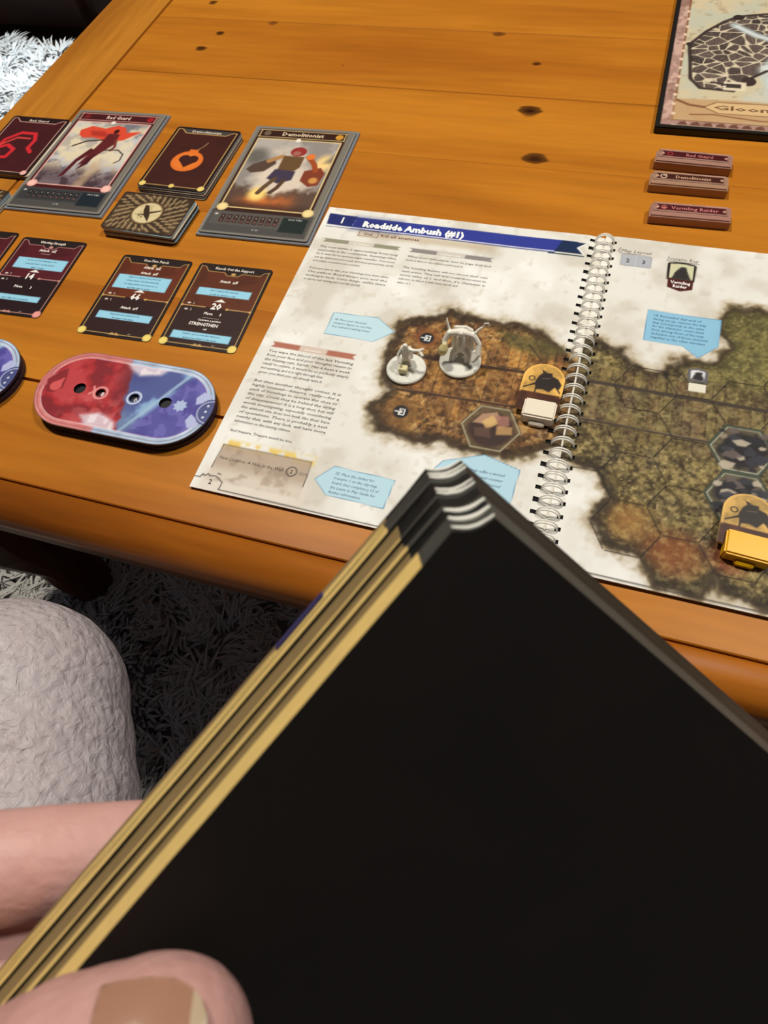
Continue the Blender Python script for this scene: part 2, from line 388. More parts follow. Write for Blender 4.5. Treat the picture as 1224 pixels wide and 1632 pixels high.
# dark low cabinet behind the rug
cb = empty('low_cabinet', (-1.45, 1.68, 0), 'dark brown wooden cabinet standing beyond the rug at the far wall', 'cabinet')
dm = wood('dark_cabinet_wood', 'x', base=(48, 26, 15), dark=(30, 15, 9), rough=.5)
link('body', box_mesh('body', -1.2, .85, -.13, .35, .0, .55, .004), dm, cb)
for k in range(3): 
    dr = link('door', box_mesh('door', -1.15+k*.66, -.53+k*.66, -.15, -.13, .04, .52, .004), dm, cb)
    bm = bmesh.new(); bmesh.ops.create_uvsphere(bm, u_segments=10, v_segments=6, radius=.012, matrix=Matrix.Translation((-.58+k*.66, -.162, .3)))
    link('knob', bm_mesh('knob', bm), mat('brass_knob', (120, 90, 50), .35), dr, True)
link('top', box_mesh('top', -1.22, .87, -.17, .36, .55, .58, .004), dm, cb)
# ------------------------------------------------------------------ the open book (drawn in mm of the table plane)
def zL(X, Y): return .5*np.sin((X+216)/222*3.14)+.9*sstep(-60, -5, X)-.9*sstep(-4, 8, X)
def zR(X, Y): return .7*np.sin((X-9)/222*3.14)+.9*sstep(80, 24, X)-.7*sstep(20, 9, X)
hexc = lambda i, j: (53+30.15*i, 230.2+34.8*j+(17.4 if i % 2 else 0))
def hexpts(cx, cy, r=20.1): return [(cx+r*math.cos(k*math.pi/3), cy+r*math.sin(k*math.pi/3)) for k in range(6)]
def paper(A, seed):
    n = A.N(30, seed, 4); A.put(np.ones_like(n), (228, 226, 220)); A.put(sstep(.5, .75, n), (206, 200, 188), .8); A.put(sstep(.45, .2, n), (242, 241, 238), .8)
    A.put(sstep(.62, .8, A.N(6, seed+9, 3)), (196, 188, 172), .35)
def terrain(A, poly, seed, cols):
    sd = A.sd(poly); e = (A.N(9, seed, 4)-.5)*13
    s1 = sd+e; streak = A.N(3, seed+1, 3)
    A.put(sstep(15, 2, s1+streak*6), (176, 156, 124), .75)
    A.put(sstep(9, 0, s1+streak*5), (120, 102, 70), .9)
    A.put(sstep(5, -1, s1+streak*2), (62, 50, 36), .92)
    m = sstep(1.5, -3, sd+e*.45); c1, c2, c3 = cols
    n1 = A.N(11, seed+2, 4); n2 = A.N(3.2, seed+3, 3)
    n3 = A.N(1.7, seed+4, 2)
    A.put(m, c1); A.put(m*sstep(.35, .72, n1), c2, .85); A.put(m*sstep(.55, .22, n1), c3, .85)
    A.put(m*sstep(.4, .9, n2), (214, 188, 128), .42); A.put(m*sstep(.6, .15, n2), (40, 30, 20), .7)
    A.put(m*sstep(.6, .95, n3), (226, 204, 150), .6); A.put(m*sstep(.4, .05, n3), (34, 26, 18), .7)
    A.put(sstep(5.5, 1.0, abs(sd+2+e*.3)), (38, 30, 24), .62)
    return m
def ties(A, x0, x1, y0, y1, m, seed, light=(176, 122, 62), darkc=(104, 62, 36)):
    rs = random.Random(seed); x = x0
    while x < x1:
        w_ = rs.uniform(5, 9.5); k_ = rs.uniform(.7, 1.2); c = [v*k_ for v in (light if rs.random() < .55 else darkc)]
        A.poly([(x, y0+rs.uniform(-2, 1)), (x+w_-1.2, y0+rs.uniform(-2, 1)), (x+w_-1.2, y1+rs.uniform(-1, 2)), (x, y1+rs.uniform(-1, 2))], c, .8, .38)
        A.line([(x+w_-.6, y0), (x+w_-.6, y1)], .7, (50, 32, 22), .5, .5); x += w_
def hexlines(A, cells, color=(45, 36, 28), wd=.45, a=.8):
    done = set()
    for c in cells:
        P = hexpts(*hexc(*c))
        for k in range(6):
            p, q = P[k], P[(k+1) % 6]; key = tuple(sorted([(round(p[0]), round(p[1])), (round(q[0]), round(q[1]))]))
            if key in done: continue
            done.add(key)
            p2 = (p[0]+(q[0]-p[0])*.04, p[1]+(q[1]-p[1])*.04); q2 = (p[0]+(q[0]-p[0])*.96, p[1]+(q[1]-p[1])*.96)
            A.line([p2, q2], wd, color, .3, a)
BL = (176, 216, 234)
def bubble(A, pts, color, lines, x, y, h, lead, wmax, grad=None):
    A.poly(pts, color, .3, .95); A.line(pts, .45, (92, 140, 176), .25, .9, closed=True)
    if grad: A.poly(pts, (206, 228, 238), 14, .0)
    for i, t in enumerate(lines): A.text(t, x, y-i*lead, h, (28, 62, 110), shear=.25, maxw=wmax)
def ribbon(A, x0, x1, y0, y1, color, label):
    m = (y0+y1)/2
    A.poly([(x0, y0), (x1, y0), (x1-2.4, m), (x1, y1), (x0, y1), (x0+2.4, m)], color, .35, .9)
    A.poly([(x0+22, y0), (x1-22, y0), (x1-22, y1), (x0+22, y1)], (222, 216, 206), .8, .8)
    A.text(label, (x0+x1)/2, y0+1.0, 1.9, (250, 248, 240), align='C', bold=.01)
# left page
A = Art(-216, 8.0, 160, 440.5, .7, (228, 226, 220)); paper(A, 3)
A.rect(-182, 409.8, -70, 417.2, (196, 180, 156), 3, .75)
MAPL = [(-120, 325), (-104, 333), (-87, 343), (-60, 338), (-31, 340), (-8, 326), (4, 312), (9, 309), (9, 246), (-6, 238), (-20, 231), (-31, 226), (-50, 228), (-68, 232), (-84, 228), (-93, 229), (-108, 231), (-117, 247), (-110, 262), (-119, 280), (-121, 300)]
m = terrain(A, MAPL, 21, ((136, 90, 48), (172, 122, 60), (92, 62, 40)))
ties(A, -104, 8, 267, 294, m, 5, (184, 130, 62), (126, 78, 42)); ties(A, -84, 8, 299, 320, m, 6, (186, 132, 62), (130, 84, 48)); ties(A, -84, -54, 250, 264, m, 7, (150, 100, 52), (96, 60, 40))
n = A.N(4, 77, 3); A.put(sstep(-5, -12, A.sd(hexpts(-98, 315)))*m, (128, 76, 42), .8); A.put(sstep(-2, -9, A.sd(hexpts(-98, 247.4)))*m, (120, 84, 46), .7)
A.put(sstep(4, 0, abs(A.sd(hexpts(-98, 315))))*sstep(.35, .6, n), (52, 36, 26), .75)
A.poly([(-40, 318), (-12, 312), (0, 322), (-20, 330), (-50, 332)], (84, 80, 48), 4, .7)
A.line([(-106, 266), (10, 268.5)], 2.2, (66, 44, 34), .6, .95); A.line([(-106, 267), (10, 269.5)], .5, (150, 110, 74), .3, .8)
A.line([(-100, 297), (10, 298)], 2.6, (58, 40, 34), .7, .9)
A.line([(-26, 322), (-8, 300), (8, 300)], .9, (44, 36, 30), .4, .8)
hexlines(A, [(-5, 0), (-5, 2), (-4, 1), (-4, 2), (-3, 1), (-2, 1), (-1, 1), (-3, 2), (-3, 0), (-2, 2)], a=.6)
# boulder printed on its hex
H = hexpts(*hexc(-3, 0)); H = [(x, y) for x, y in H]
A.poly(H, (92, 78, 58), .5, .8); A.line(hexpts(*hexc(-3, 0), 19), 1.0, (176, 168, 140), .3, .85, True)
A.put(sstep(2, -2, np.hypot((A.X+37)/15, (A.Y-246)/13.5)*14-14+(A.N(5, 5)-.5)*3), (62, 44, 40))
for P, c in (([(-50, 250), (-45, 258), (-36, 261), (-32, 256), (-38, 250)], (190, 150, 120)), ([(-44, 252), (-38, 258), (-33, 252), (-40, 246)], (214, 176, 112)),
             ([(-36, 258), (-28, 259), (-26, 252), (-32, 248)], (160, 112, 100)), ([(-34, 250), (-24, 251), (-23, 245), (-33, 243)], (186, 146, 96)), ([(-48, 246), (-38, 248), (-36, 240), (-46, 240)], (96, 70, 60)), ([(-34, 242), (-26, 243), (-28, 236), (-38, 235)], (58, 44, 42))):
    A.poly(P, c, .8, .85)
for cx, cy in ((-98, 314.4), (-98, 247.7)):
    A.disc(cx, cy, 5.2, (34, 34, 38)); A.line([(cx-1.2, cy+2.2), (cx+2.4, cy+2.2), (cx+2.4, cy-2.2), (cx-1.2, cy-2.2), (cx-1.2, cy-1)], .8, (240, 240, 240), .3)
    A.line([(cx-4, cy), (cx+.6, cy)], .9, (240, 240, 240), .3); A.line([(cx-1, cy+1.6), (cx+.8, cy), (cx-1, cy-1.6)], .8, (240, 240, 240), .3)
# title banner
NV = (46, 58, 148)
A.poly([(-211.5, 419.8), (-213, 433), (-188, 432.3), (-190, 419.3)], (30, 40, 104), .3); A.poly([(-190, 417), (-188, 431.6), (-10, 431.6), (-24, 419.5), (-26, 417.0)], NV, .3)
A.poly([(-190, 417.5), (-188, 431.6), (-150, 431.6), (-150, 418)], (34, 42, 108), 6, .7)
A.line([(-211, 418.6), (-26, 418.6)], .9, (238, 238, 245), .3); A.line([(-211, 417.4), (-26, 417.2)], .6, (50, 56, 90), .3)
A.poly([(-26, 418.5), (-22, 431.6), (-2, 431), (-9, 425), (-4, 418.5)], (22, 42, 78), .3); A.line([(-3, 431), (-9.5, 425), (-4.5, 419)], 1.2, (240, 240, 240), .3)
A.line([(-30, 416.5), (-4, 416.2)], 1.2, (44, 70, 84), .3)
A.text('1', -199.5, 422.4, 7.6, (245, 245, 245), bold=.02, align='C'); A.text('Roadside Ambush (#1)', -181, 421.3, 6.6, (250, 250, 248), width=84, bold=.05)
A.line([(-181, 410.2), (-181.3, 416.4), (-165.2, 416.6), (-165, 410.2)], .5, (96, 70, 60), .3, closed=True)
A.text('Goal:', -173, 411.8, 3.0, (96, 58, 50), align='C', bold=.02); A.text('Kill all enemies', -162.5, 411.8, 3.0, (120, 70, 58), bold=.02, width=32)
INK = (66, 62, 58)
def para(A, lines, x, y, h, lead, width, ink=INK, full=True, shear=.15):
    for i, t in enumerate(lines):
        if not t: continue
        if t[-1] == '|': A.text(t[:-1], x, y-i*lead, h, ink, shear=shear, maxw=width*.98, bold=.012)
        else: A.text(t, x, y-i*lead, h, ink, width=width, shear=shear, bold=.012)
ribbon(A, -208, -142.6, 398.8, 403.2, (136, 134, 112), 'Special Rules'); ribbon(A, -135.2, -68.8, 398.8, 403.4, (130, 124, 124), 'Learning to play')
para(A, ['The next battle is approaching from long', 'used paths in the countryside. Vermlings often', 'lie in wait for a careless night traveller. You must', 'set up whatever you need, and then spread the cards', 'and tokens out before you continue|', '', 'If you are new to this, your Vermlings lose their claws.', 'The yellow Road keeps you and the', 'innkeeper back. Some things, unlike these', 'or gloves rest waiting and read this quickly|'], -208, 392.4, 2.1, 4.15, 65.5)
para(A, ['When your turn starts, turn to page four and', 'move it then so the others could reach it|', '', 'The Vermling Raiders will not choose their own', 'next action. They will first count them next to', 'every value of 1, and then, if a character is', 'adjacent, to attack it with these hands and|', 'value of 1.|'], -134.8, 393.0, 2.1, 4.15, 65.8)
ribbon(A, -207.8, -142.6, 284.4, 289.4, (168, 96, 76), 'Introduction')
para(A, ['You wipe the blood of the last Vermling', 'from your face and your thoughts return to', 'the blazing ruin, barely. Has it been a week', 'ready to return, it would be so perfectly simple', 'and anything, and it is right through that|', 'gone—you think you can already taste it.|', '', 'But then another thought comes. It is', 'highly unusual—bizarre, really—for a', 'pack of Vermlings to operate this close to', 'the city. Could they be behind the string', 'of disappearances? It is a long shot, but still', 'worth investigating, especially considering', 'this ambush site does not look like their base', 'of operations. There is probably a nest', 'nearby that, with any luck, will have more', 'information on the missing citizens.|', '', 'And treasure. Treasure would be nice.|'], -207.6, 279.4, 2.3, 4.02, 65.5, (52, 48, 46))
A.put(sstep(.3, .48, A.N(7, 31))*sstep(3, -2, A.sd([(-207, 193.5), (-142, 193.5), (-142, 199.5), (-207, 199.5)])), (232, 196, 92), .9)
A.poly([(-207, 196), (-143, 196), (-142, 168), (-208, 168)], (176, 156, 136), .6, .85); A.rect(-212, 158, -138, 178, (222, 212, 200), 5, .8); A.put(sstep(.5, .7, A.N(9, 55))*sstep(0, -4, A.sd([(-207, 196), (-143, 196), (-142, 166), (-208, 166)])), (150, 128, 112), .5)
A.line([(-207.6, 177), (-207, 196), (-143, 196), (-142.5, 177)], .5, (60, 50, 44), .3, .9)
A.text('New Location: A Hole in the Wall', -205.5, 184.6, 2.6, (52, 44, 44), width=46, shear=.2); A.ring(-153.7, 186, 3.4, .7, (50, 44, 40)); A.text('2', -153.7, 184.6, 2.8, (40, 36, 34), align='C', bold=.02); A.text('(G10)', -148.6, 184.8, 2.2, (52, 44, 44))
A.line([(-216.4, 168.2), (-212, 168.6), (-211, 171), (-209, 169.8), (-207.6, 172), (-206, 170.6), (-201.8, 171.3), (-195.5, 167.7), (-196, 162), (-30, 160.9), (8, 161.6)], .7, (52, 46, 42), .3)
A.line([(-201, 173.6), (-199, 173.2)], .8, (60, 50, 44), .3); A.text('2', -203.6, 164.8, 3.6, (60, 44, 40), align='C', bold=.03)
bubble(A, [(-172.5, 325.5), (-138, 326.5), (-122.5, 315.5), (-135, 303.6), (-173, 304.2)], (190, 222, 234), ['1B: Place your character', 'miniatures figures on one of the', 'four indicated starting hexes.'], -169.5, 318.4, 2.0, 3.5, 30)
bubble(A, [(-127.5, 196.3), (-86.6, 195.2), (-88, 174), (-126.5, 175), (-137, 184.5)], (182, 218, 234), ['1D: Place the sticker for', 'Scenario 1 on the city map', 'board, then complete p.13 of', 'the Learn to Play Guide for', 'further information.'], -125.2, 190.6, 2.1, 3.5, 31)
bubble(A, [(-66, 208), (-61, 216.5), (-36.5, 226.5), (-13, 220), (-15, 176), (-66, 176)], (176, 214, 232), ['1C: If Vermlings suffer a wound', 'use the standees and counter', 'from the supplies mentioned', 'and track them through, as', 'they take their turn. When', 'it reaches 0, remove it.', 'Then continue and it is', 'ready to begin.'], -55, 213, 2.2, 4.2, 34)
HY = [435.4-8.63*i for i in range(32)]
book = empty('spiral_book', (0, 0, TZ), 'open wire-bound scenario book printed with text and a hex forest road map', 'book')
BK = (345.06-2.6)/345.06
def place_mm(o, z, k=None):
    o.location = (0, 0, z); s = (CH-z)/CH if k is None else k; o.scale = (s, s, 1)
pg = link('page', A.build('page', .25, (225, 220, 208), zL, holes=[(-1.5, y-1.5, 2.2, y+1.5) for y in HY]), M_PAPER, book); place_mm(pg, .0022); tag(pg, 'left page with blue title banner, columns of text and brown map')
def under(name, x0, x1, hole0, hole1, seed):
    U = Art(x0, x1, 160.4, 440.2, 2.8, (216, 210, 198)); return U.build(name, 1.5, (206, 198, 182), lambda X, Y: 0*X, holes=[(hole0, y-1.7, hole1, y+1.7) for y in HY][:0])
u = link('page_stack', under('page_stack', -215.4, 9.3, 0, 2.8, 1), M_PAPER, book); place_mm(u, .0017)
# right page
A = Art(9.4, 232, 160, 442.5, .7, (228, 226, 220)); paper(A, 13)
MAPR = [(5, 334), (19, 332), (34, 329), (44, 316), (56, 312), (66, 321), (76, 329), (96, 332), (104, 346), (98, 357), (96, 370), (103, 381), (125, 383), (150, 380), (175, 366), (205, 372), (222, 340), (214, 300), (224, 262), (204, 214), (176, 196), (150, 166), (130, 165), (114, 168), (104, 176), (95, 164.5), (73.5, 165.2), (64.6, 182), (42, 183), (34, 197), (43, 213.7), (33, 231.7), (14, 235), (5, 240)]
m = terrain(A, MAPR, 41, ((102, 88, 56), (120, 104, 62), (78, 68, 50)))
A.put(m*sstep(60, 20, abs(A.Y-350))*sstep(60, 110, A.X), (104, 102, 54), .55); A.put(m*sstep(26, 6, np.hypot(A.X-80, (A.Y-186)*1.2)), (132, 74, 38), .8)
A.put(m*sstep(20, 4, np.hypot(A.X-55, A.Y-200)), (158, 110, 56), .7); A.put(m*sstep(16, 2, np.hypot(A.X-110, A.Y-190)), (134, 62, 34), .8)
A.put(m*sstep(.55, .72, A.N(2.4, 91, 2)), (196, 180, 118), .28)
ties(A, 9, 232, 268, 296, m, 15, (120, 104, 66), (98, 74, 56)); ties(A, 9, 232, 299, 312, m, 16, (124, 106, 66), (96, 70, 54)); ties(A, 9, 96, 256, 266, m, 17, (112, 96, 60), (84, 66, 50))
A.put(m*sstep(.5, .66, A.N(3, 93, 3))*sstep(22, 8, abs(A.Y-284)), (150, 140, 96), .4)
for yy, wd in ((266.5, 1.8), (298, 3.0)):
    A.line([(9, yy+1), (232, yy-1)], wd, (62, 52, 46), .7, .92)
A.line([(9, 268.3), (232, 266.3)], .5, (140, 126, 100), .3, .7)
cells = [(i, j) for i in range(-1, 6) for j in range(-2, 5)]
hl = [(0, 0), (0, -1), (1, 0), (1, -1), (-1, 0), (1, 1), (0, 2), (2, -1), (3, 0), (3, 1), (4, 1), (4, 2), (3, 2), (4, 3), (5, 1), (2, 2)]
hexlines(A, hl, a=.95, wd=.65, color=(34, 28, 24))
# fallen rocks over two hexes
for c in ((2, 0), (2, 1)):
    cx, cy = hexc(*c); A.poly(hexpts(cx, cy, 19.5), (92, 86, 70), .8, .7)
    A.line(hexpts(cx, cy, 19.2), 1.9, (70, 78, 66), .4, .9, True); A.line(hexpts(cx, cy, 18), .6, (190, 190, 170), .3, .9, True)
    A.put(sstep(2, -3, np.hypot(A.X-cx-1, A.Y-cy)-14+(A.N(6, 3)-.5)*8), (38, 36, 40), .95)
rs = random.Random(5)
for k in range(60):
    cx, cy = hexc(2, rs.choice((0, 1))); cx += rs.uniform(-13, 13); cy += rs.uniform(-14, 14); r = rs.uniform(1.5, 4.5); a0 = rs.uniform(0, 6)
    g = rs.choice(((150, 136, 120), (104, 92, 88), (60, 60, 68), (188, 176, 156), (46, 44, 50)))
    A.poly([(cx+r*(1.6 if t % 2 else 1)*math.cos(a0+t*1.25), cy+r*.8*math.sin(a0+t*1.25)) for t in range(5)], g, .6, .9)
A.line([(103.6, 212.6), (112, 214), (130, 216)], .5, (60, 50, 40), .3)
A.text('Map Layout', 22, 426.4, 3.4, (70, 66, 62), width=22, shear=.2); A.line([(21.5, 430.6), (20, 427), (22, 425)], .5, (70, 66, 62), .3); A.line([(22, 425.2), (43.5, 424.6)], .4, (90, 86, 80), .3)
A.rect(23, 412.6, 44.2, 424, (176, 180, 188), .4); A.line([(33.5, 412.6), (33.5, 424)], .5, (210, 210, 214), .3); A.line([(23, 412.6), (44.2, 412.6), (44.2, 424), (23, 424)], .4, (110, 112, 120), .3, closed=True)
A.text('2', 28, 416, 4, (70, 70, 76), align='C', bold=.03); A.text('3', 39.3, 416, 4, (70, 70, 76), align='C', bold=.03)
A.text('Scenario Key', 55, 424.2, 3.4, (70, 66, 62), width=22, shear=.2); A.line([(55, 423), (77.5, 423)], .4, (90, 86, 80), .3)
def plate(A, x0, x1, y0, y1, dark, inner):
    mx = (x0+x1)/2
    A.poly([(x0+1.5, y1-.8), (mx, y1+.4), (x1-1.5, y1-.8), (x1, y1-2), (x1-.4, y0), (x0+.4, y0), (x0, y1-2)], dark, .3)
    A.poly([(x0+1.9, y1-2.2), (mx, y1-1.2), (x1-1.9, y1-2.2), (x1-2, y0+1.6), (x0+2, y0+1.6)], inner, .3)
    h = y1-y0; A.put(sstep(.8, -.8, A.sd([(x0+.2*(x1-x0), y0+1.6), (x0+.3*(x1-x0), y0+.45*h), (mx-1, y0+.72*h), (mx+2.5, y0+.78*h), (x0+.72*(x1-x0), y0+.5*h), (x1-.16*(x1-x0), y0+1.6)])+(A.N(1.5, 8)-.5)*1.4), (48, 44, 44))
plate(A, 56, 76, 404, 422.6, (34, 28, 28), (206, 204, 170))
A.poly([(57.5, 405), (74.8, 405), (74.6, 396), (66.4, 393), (57.6, 396)], (74, 28, 28), .3); A.text('Vermling', 66.2, 400.4, 2.9, (236, 230, 226), align='C', bold=.03); A.text('Raider', 66.2, 396.6, 2.9, (236, 230, 226), align='C', bold=.03)
bubble(A, [(47.5, 371), (95.5, 370.5), (95, 346), (83, 333.5), (72.5, 342), (47, 342.2)], (136, 190, 222), ['1A: Remember that each of', 'during set up, remove the map', 'that corresponds to the same', 'for the character, count them', 'from among those of the map', 'and place one of those elements', 'together as the other standees.'], 51.5, 365.6, 2.2, 3.4, 38)
plate(A, 77.6, 90.4, 313, 324.2, (96, 96, 100), (222, 222, 226)); A.rect(79, 304.6, 89.6, 311.6, (226, 222, 206), .4); A.line([(78.4, 311.8), (90, 311.8)], .8, (60, 60, 60), .3)
A.line([(9.4, 161.8), (232, 161.8)], .7, (60, 50, 44), .3)
pg = link('page', A.build('page', .25, (225, 220, 208), zR, holes=[(14.6, y-1.4, 17.6, y+1.4) for y in HY]), M_PAPER, book); place_mm(pg, .0022); tag(pg, 'right page with map key and the green-brown forest half of the map')
u = link('page_stack', under('page_stack', 9.35, 231.4, 14, 18, 2), M_PAPER, book); place_mm(u, .0017)
m_hole = mat('hole_shadow', (12, 10, 10), .9)
for nm, x0, x1 in (('hole_shade_strip', -1.9, 2.8), ('hole_shade_strip', 14.2, 18.2)):   # solid dark strip standing in for the shade inside the holes
    o = link(nm, box_mesh(nm, x0*.001, x1*.001, .163, .438, -.0004, .0002), m_hole, book); o.location = (0, 0, .0017)
# wire loops
def loop_mesh():
    bm = bmesh.new()
    for dy in (-.0009, .0009):
        pts = []
        for k in range(15):
            t = math.radians(-12+204*k/14)
            pts.append((-.0068*math.cos(t), dy*(1 if k not in (0, 14) else .7), .0074*math.sin(t)))
        tube(bm, pts, .00054, 6)
    for s in (-1, 1): tube(bm, [(s*.0068, -.0009, -.0012), (s*.0068, .0009, -.0012)], .00048, 6)
    return bm_mesh('wire_loop', bm)
M_WIRE = mat('white_coated_wire', (246, 243, 234), .45, .4); lm = loop_mesh(); lm.materials.append(M_WIRE); lm.polygons.foreach_set('use_smooth', np.ones(len(lm.polygons), bool))
for y in HY:
    o = bpy.data.objects.new('wire_loop', lm); COL.objects.link(o); o.parent = book; o.location = (.0090*.993, (y-.0)*.001*.993, .0021); o.rotation_euler[2] = random.uniform(-.05, .05)
# ------------------------------------------------------------------ cards
def card_obj(name, art, thick, cx, cy, rz, z, label, cat, group=None, edge=(40, 26, 20), m=M_CARD, parent=None):
    o = link(name, art.build(name, thick, edge), m, parent)
    k = (CH-z)/CH; o.location = (cx*.001*k, cy*.001*k, TZ+z); o.rotation_euler[2] = math.radians(rz); tag(o, label, cat, group); return o
def sheet(w_, h_, r, base, res=.5): return Art(-w_/2, w_/2, -h_/2, h_/2, res, base, rounded(w_, h_, r))
GOLD = (206, 166, 100)
def ability(title, init, top, low, pink, boxes, texts, medals=True):
    A = sheet(63.5, 88, 3.2, (30, 20, 18)); U = lambda u: -31.75+63.5*u; Vv = lambda v: 44-88*v
    fr = (206, 150, 140) if pink else GOLD; n = A.N(14, 4)
    A.rect(U(.05), Vv(.53), U(.95), Vv(.05), top, .3); A.put(sstep(.45, .65, n)*sstep(0, -2, A.sd([(U(.05), Vv(.53)), (U(.95), Vv(.53)), (U(.95), Vv(.06)), (U(.05), Vv(.06))])), [c*.8 for c in top], .6)
    A.rect(U(.05), Vv(.95), U(.95), Vv(.53), low, .3)
    A.poly([(U(.02), Vv(.02)), (U(.98), Vv(.02)), (U(.98), Vv(.045)), (U(.86), Vv(.095)), (U(.62), Vv(.095)), (U(.58), Vv(.125)), (U(.44), Vv(.125)), (U(.4), Vv(.095)), (U(.16), Vv(.095)), (U(.1), Vv(.045))], (36, 24, 22), .3)
    A.line([(U(.04), Vv(.035)), (U(.1), Vv(.04)), (U(.16), Vv(.095)), (U(.38), Vv(.095)), (U(.43), Vv(.13)), (U(.58), Vv(.13)), (U(.62), Vv(.095)), (U(.86), Vv(.095)), (U(.91), Vv(.05)), (U(.96), Vv(.05))], .55, fr, .3)
    A.line([(U(.04), Vv(.035)), (U(.04), Vv(.965)), (U(.96), Vv(.965)), (U(.96), Vv(.04))], .7, fr, .3)
    for a, b in ((.04, .36), (.63, .96)): A.line([(U(a), Vv(.53)), (U(b), Vv(.53))], .8, fr, .3)
    A.disc(U(.51), Vv(.108), 2.0, fr, 1.3); A.disc(U(.65), Vv(.53), 1.1, fr); A.disc(U(.95), Vv(.53), 1.1, fr); A.disc(U(.05), Vv(.53), 1.1, fr)
    A.poly([(U(.44), Vv(.455)), (U(.52), Vv(.42)), (U(.59), Vv(.455))], (240, 238, 232), .3)
    A.text(title, 0, Vv(.065), 2.7, (240, 230, 214), align='C', maxw=44, bold=.02)
    A.text(init, U(.5), Vv(.545), 6.4, (250, 250, 246), align='C', bold=.03)
    for u0, v0, u1, v1, lines in boxes:
        A.rect(U(u0), Vv(v1), U(u1), Vv(v0), (140, 200, 228), .3); A.rect(U(u0)+1, Vv(v1)+.6, U(u1)-1, Vv(v0)-.6, (160, 216, 240), .8, .6)
        for i, t in enumerate(lines): A.text(t, U((u0+u1)/2), Vv(v0+(v1-v0)*(i+.78)/len(lines)), 1.5, (24, 58, 96), align='C', maxw=(u1-u0)*58, bold=.01, shear=.15)
    for t, u, v, h in texts:
        A.text(t, U(u), Vv(v), h, (244, 240, 232), align='C', bold=.025)
    for v in (.5, .575): A.disc(U(.13), Vv(v), 1.5, (224, 220, 210), .8); A.text('2', U(.185), Vv(v+.012), 2.2, (230, 226, 216))
    mc = (224, 150, 144) if pink else (228, 204, 112)
    if medals:
        for u in (.055, .945): A.disc(U(u), Vv(.958), 3.6, mc); A.disc(U(u), Vv(.958), 2.2, [min(255, c*1.06) for c in mc])
    A.poly([(U(.42), Vv(.975)), (U(.47), Vv(.945)), (U(.5), Vv(.96)), (U(.53), Vv(.945)), (U(.58), Vv(.975))], fr, .3, .9); A.text('A 1', U(.68), Vv(.955), 1.4, (220, 210, 200))
    return A
def sword(A, x, y, c=(244, 240, 232)): A.line([(x-1.6, y-1), (x+1.6, y+1.6)], .8, c, .3); A.line([(x-1.6, y+.6), (x, y-1)], .6, c, .3)
k20 = ability('Knock Out the Support', '20', (92, 44, 24), (48, 26, 24), False,
    [(.15, .30, .86, .39, ['Add +1 Attack if the target has', 'an adjacent obstacle or wall.']), (.11, .825, .87, .91, ['Perform only on a turn after which you', 'destroyed an obstacle in this round.'])],
    [('Attack     3', .5, .22, 2.6), ('Move      3', .5, .615, 2.6), ('__________________', .5, .65, 1.2), ('Consume a portion', .5, .69, 1.9), ('STRENGTHEN', .45, .745, 3.0), ('self', .5, .79, 1.6)])
k66 = ability('One-Two Punch', '66', (100, 44, 24), (46, 24, 24), False,
    [(.1, .25, .85, .425, ['Target one adjacent enemy with both', 'of these attacks. If the first attack kills', 'the target, perform the second one on', 'any other adjacent enemy.']), (.13, .715, .87, .80, ['Target all enemies adjacent to the', 'first target of this attack.'])],
    [('Attack     2', .5, .155, 2.6), ('Attack     3', .5, .225, 2.6), ('Attack     1', .5, .665, 2.6)])
k14 = ability('Warding Strength', '14', (84, 26, 34), (38, 18, 22), True,
    [(.14, .27, .9, .415, ['On the next attack targeting you this', 'round, gain Shield 1 and the attacker', 'suffers 1 damage.']), (.15, .755, .85, .825, ['Add +1 Move if you are warded.'])],
    [('Attack     2', .5, .175, 2.8), ('__________', .5, .205, 1.4), ('Move       3', .5, .665, 2.8)])
k15 = ability('Blinding Sickle', '58', (84, 26, 34), (38, 18, 22), True, [(.14, .27, .9, .4, ['Place it beside you,', 'then draw it back.']), (.15, .7, .85, .8, ['Gain the element light.'])], [('Attack     3', .5, .17, 2.8), ('Loot       2', .5, .64, 2.8)])
sword(k20, 5.5, 44-88*.21); sword(k66, 5.5, 44-88*.143); sword(k66, 5.5, 44-88*.213); sword(k66, 5.5, 44-88*.653); sword(k14, 6, 44-88*.16)
AB = 'ability cards laid face up on the table'
card_obj('ability_card', k20, .35, -265.3, 314.6, 2.2, .0006, 'brown ability card numbered 20, nearest the open book', 'card', AB, m=M_CARD)
card_obj('ability_card', k66, .35, -335.6, 311.8, 2.2, .0006, 'brown ability card numbered 66 with two light blue text boxes', 'card', AB)
card_obj('ability_card', k14, .35, -438.6, 316, 2.6, .0006, 'dark red ability card numbered 14, left of the brown cards', 'card', AB, edge=(60, 22, 26))
card_obj('ability_card', k15, .35, -508.6, 316.5, 2.6, .0006, 'dark red ability card cut off by the left edge of the view', 'card', AB, edge=(60, 22, 26))
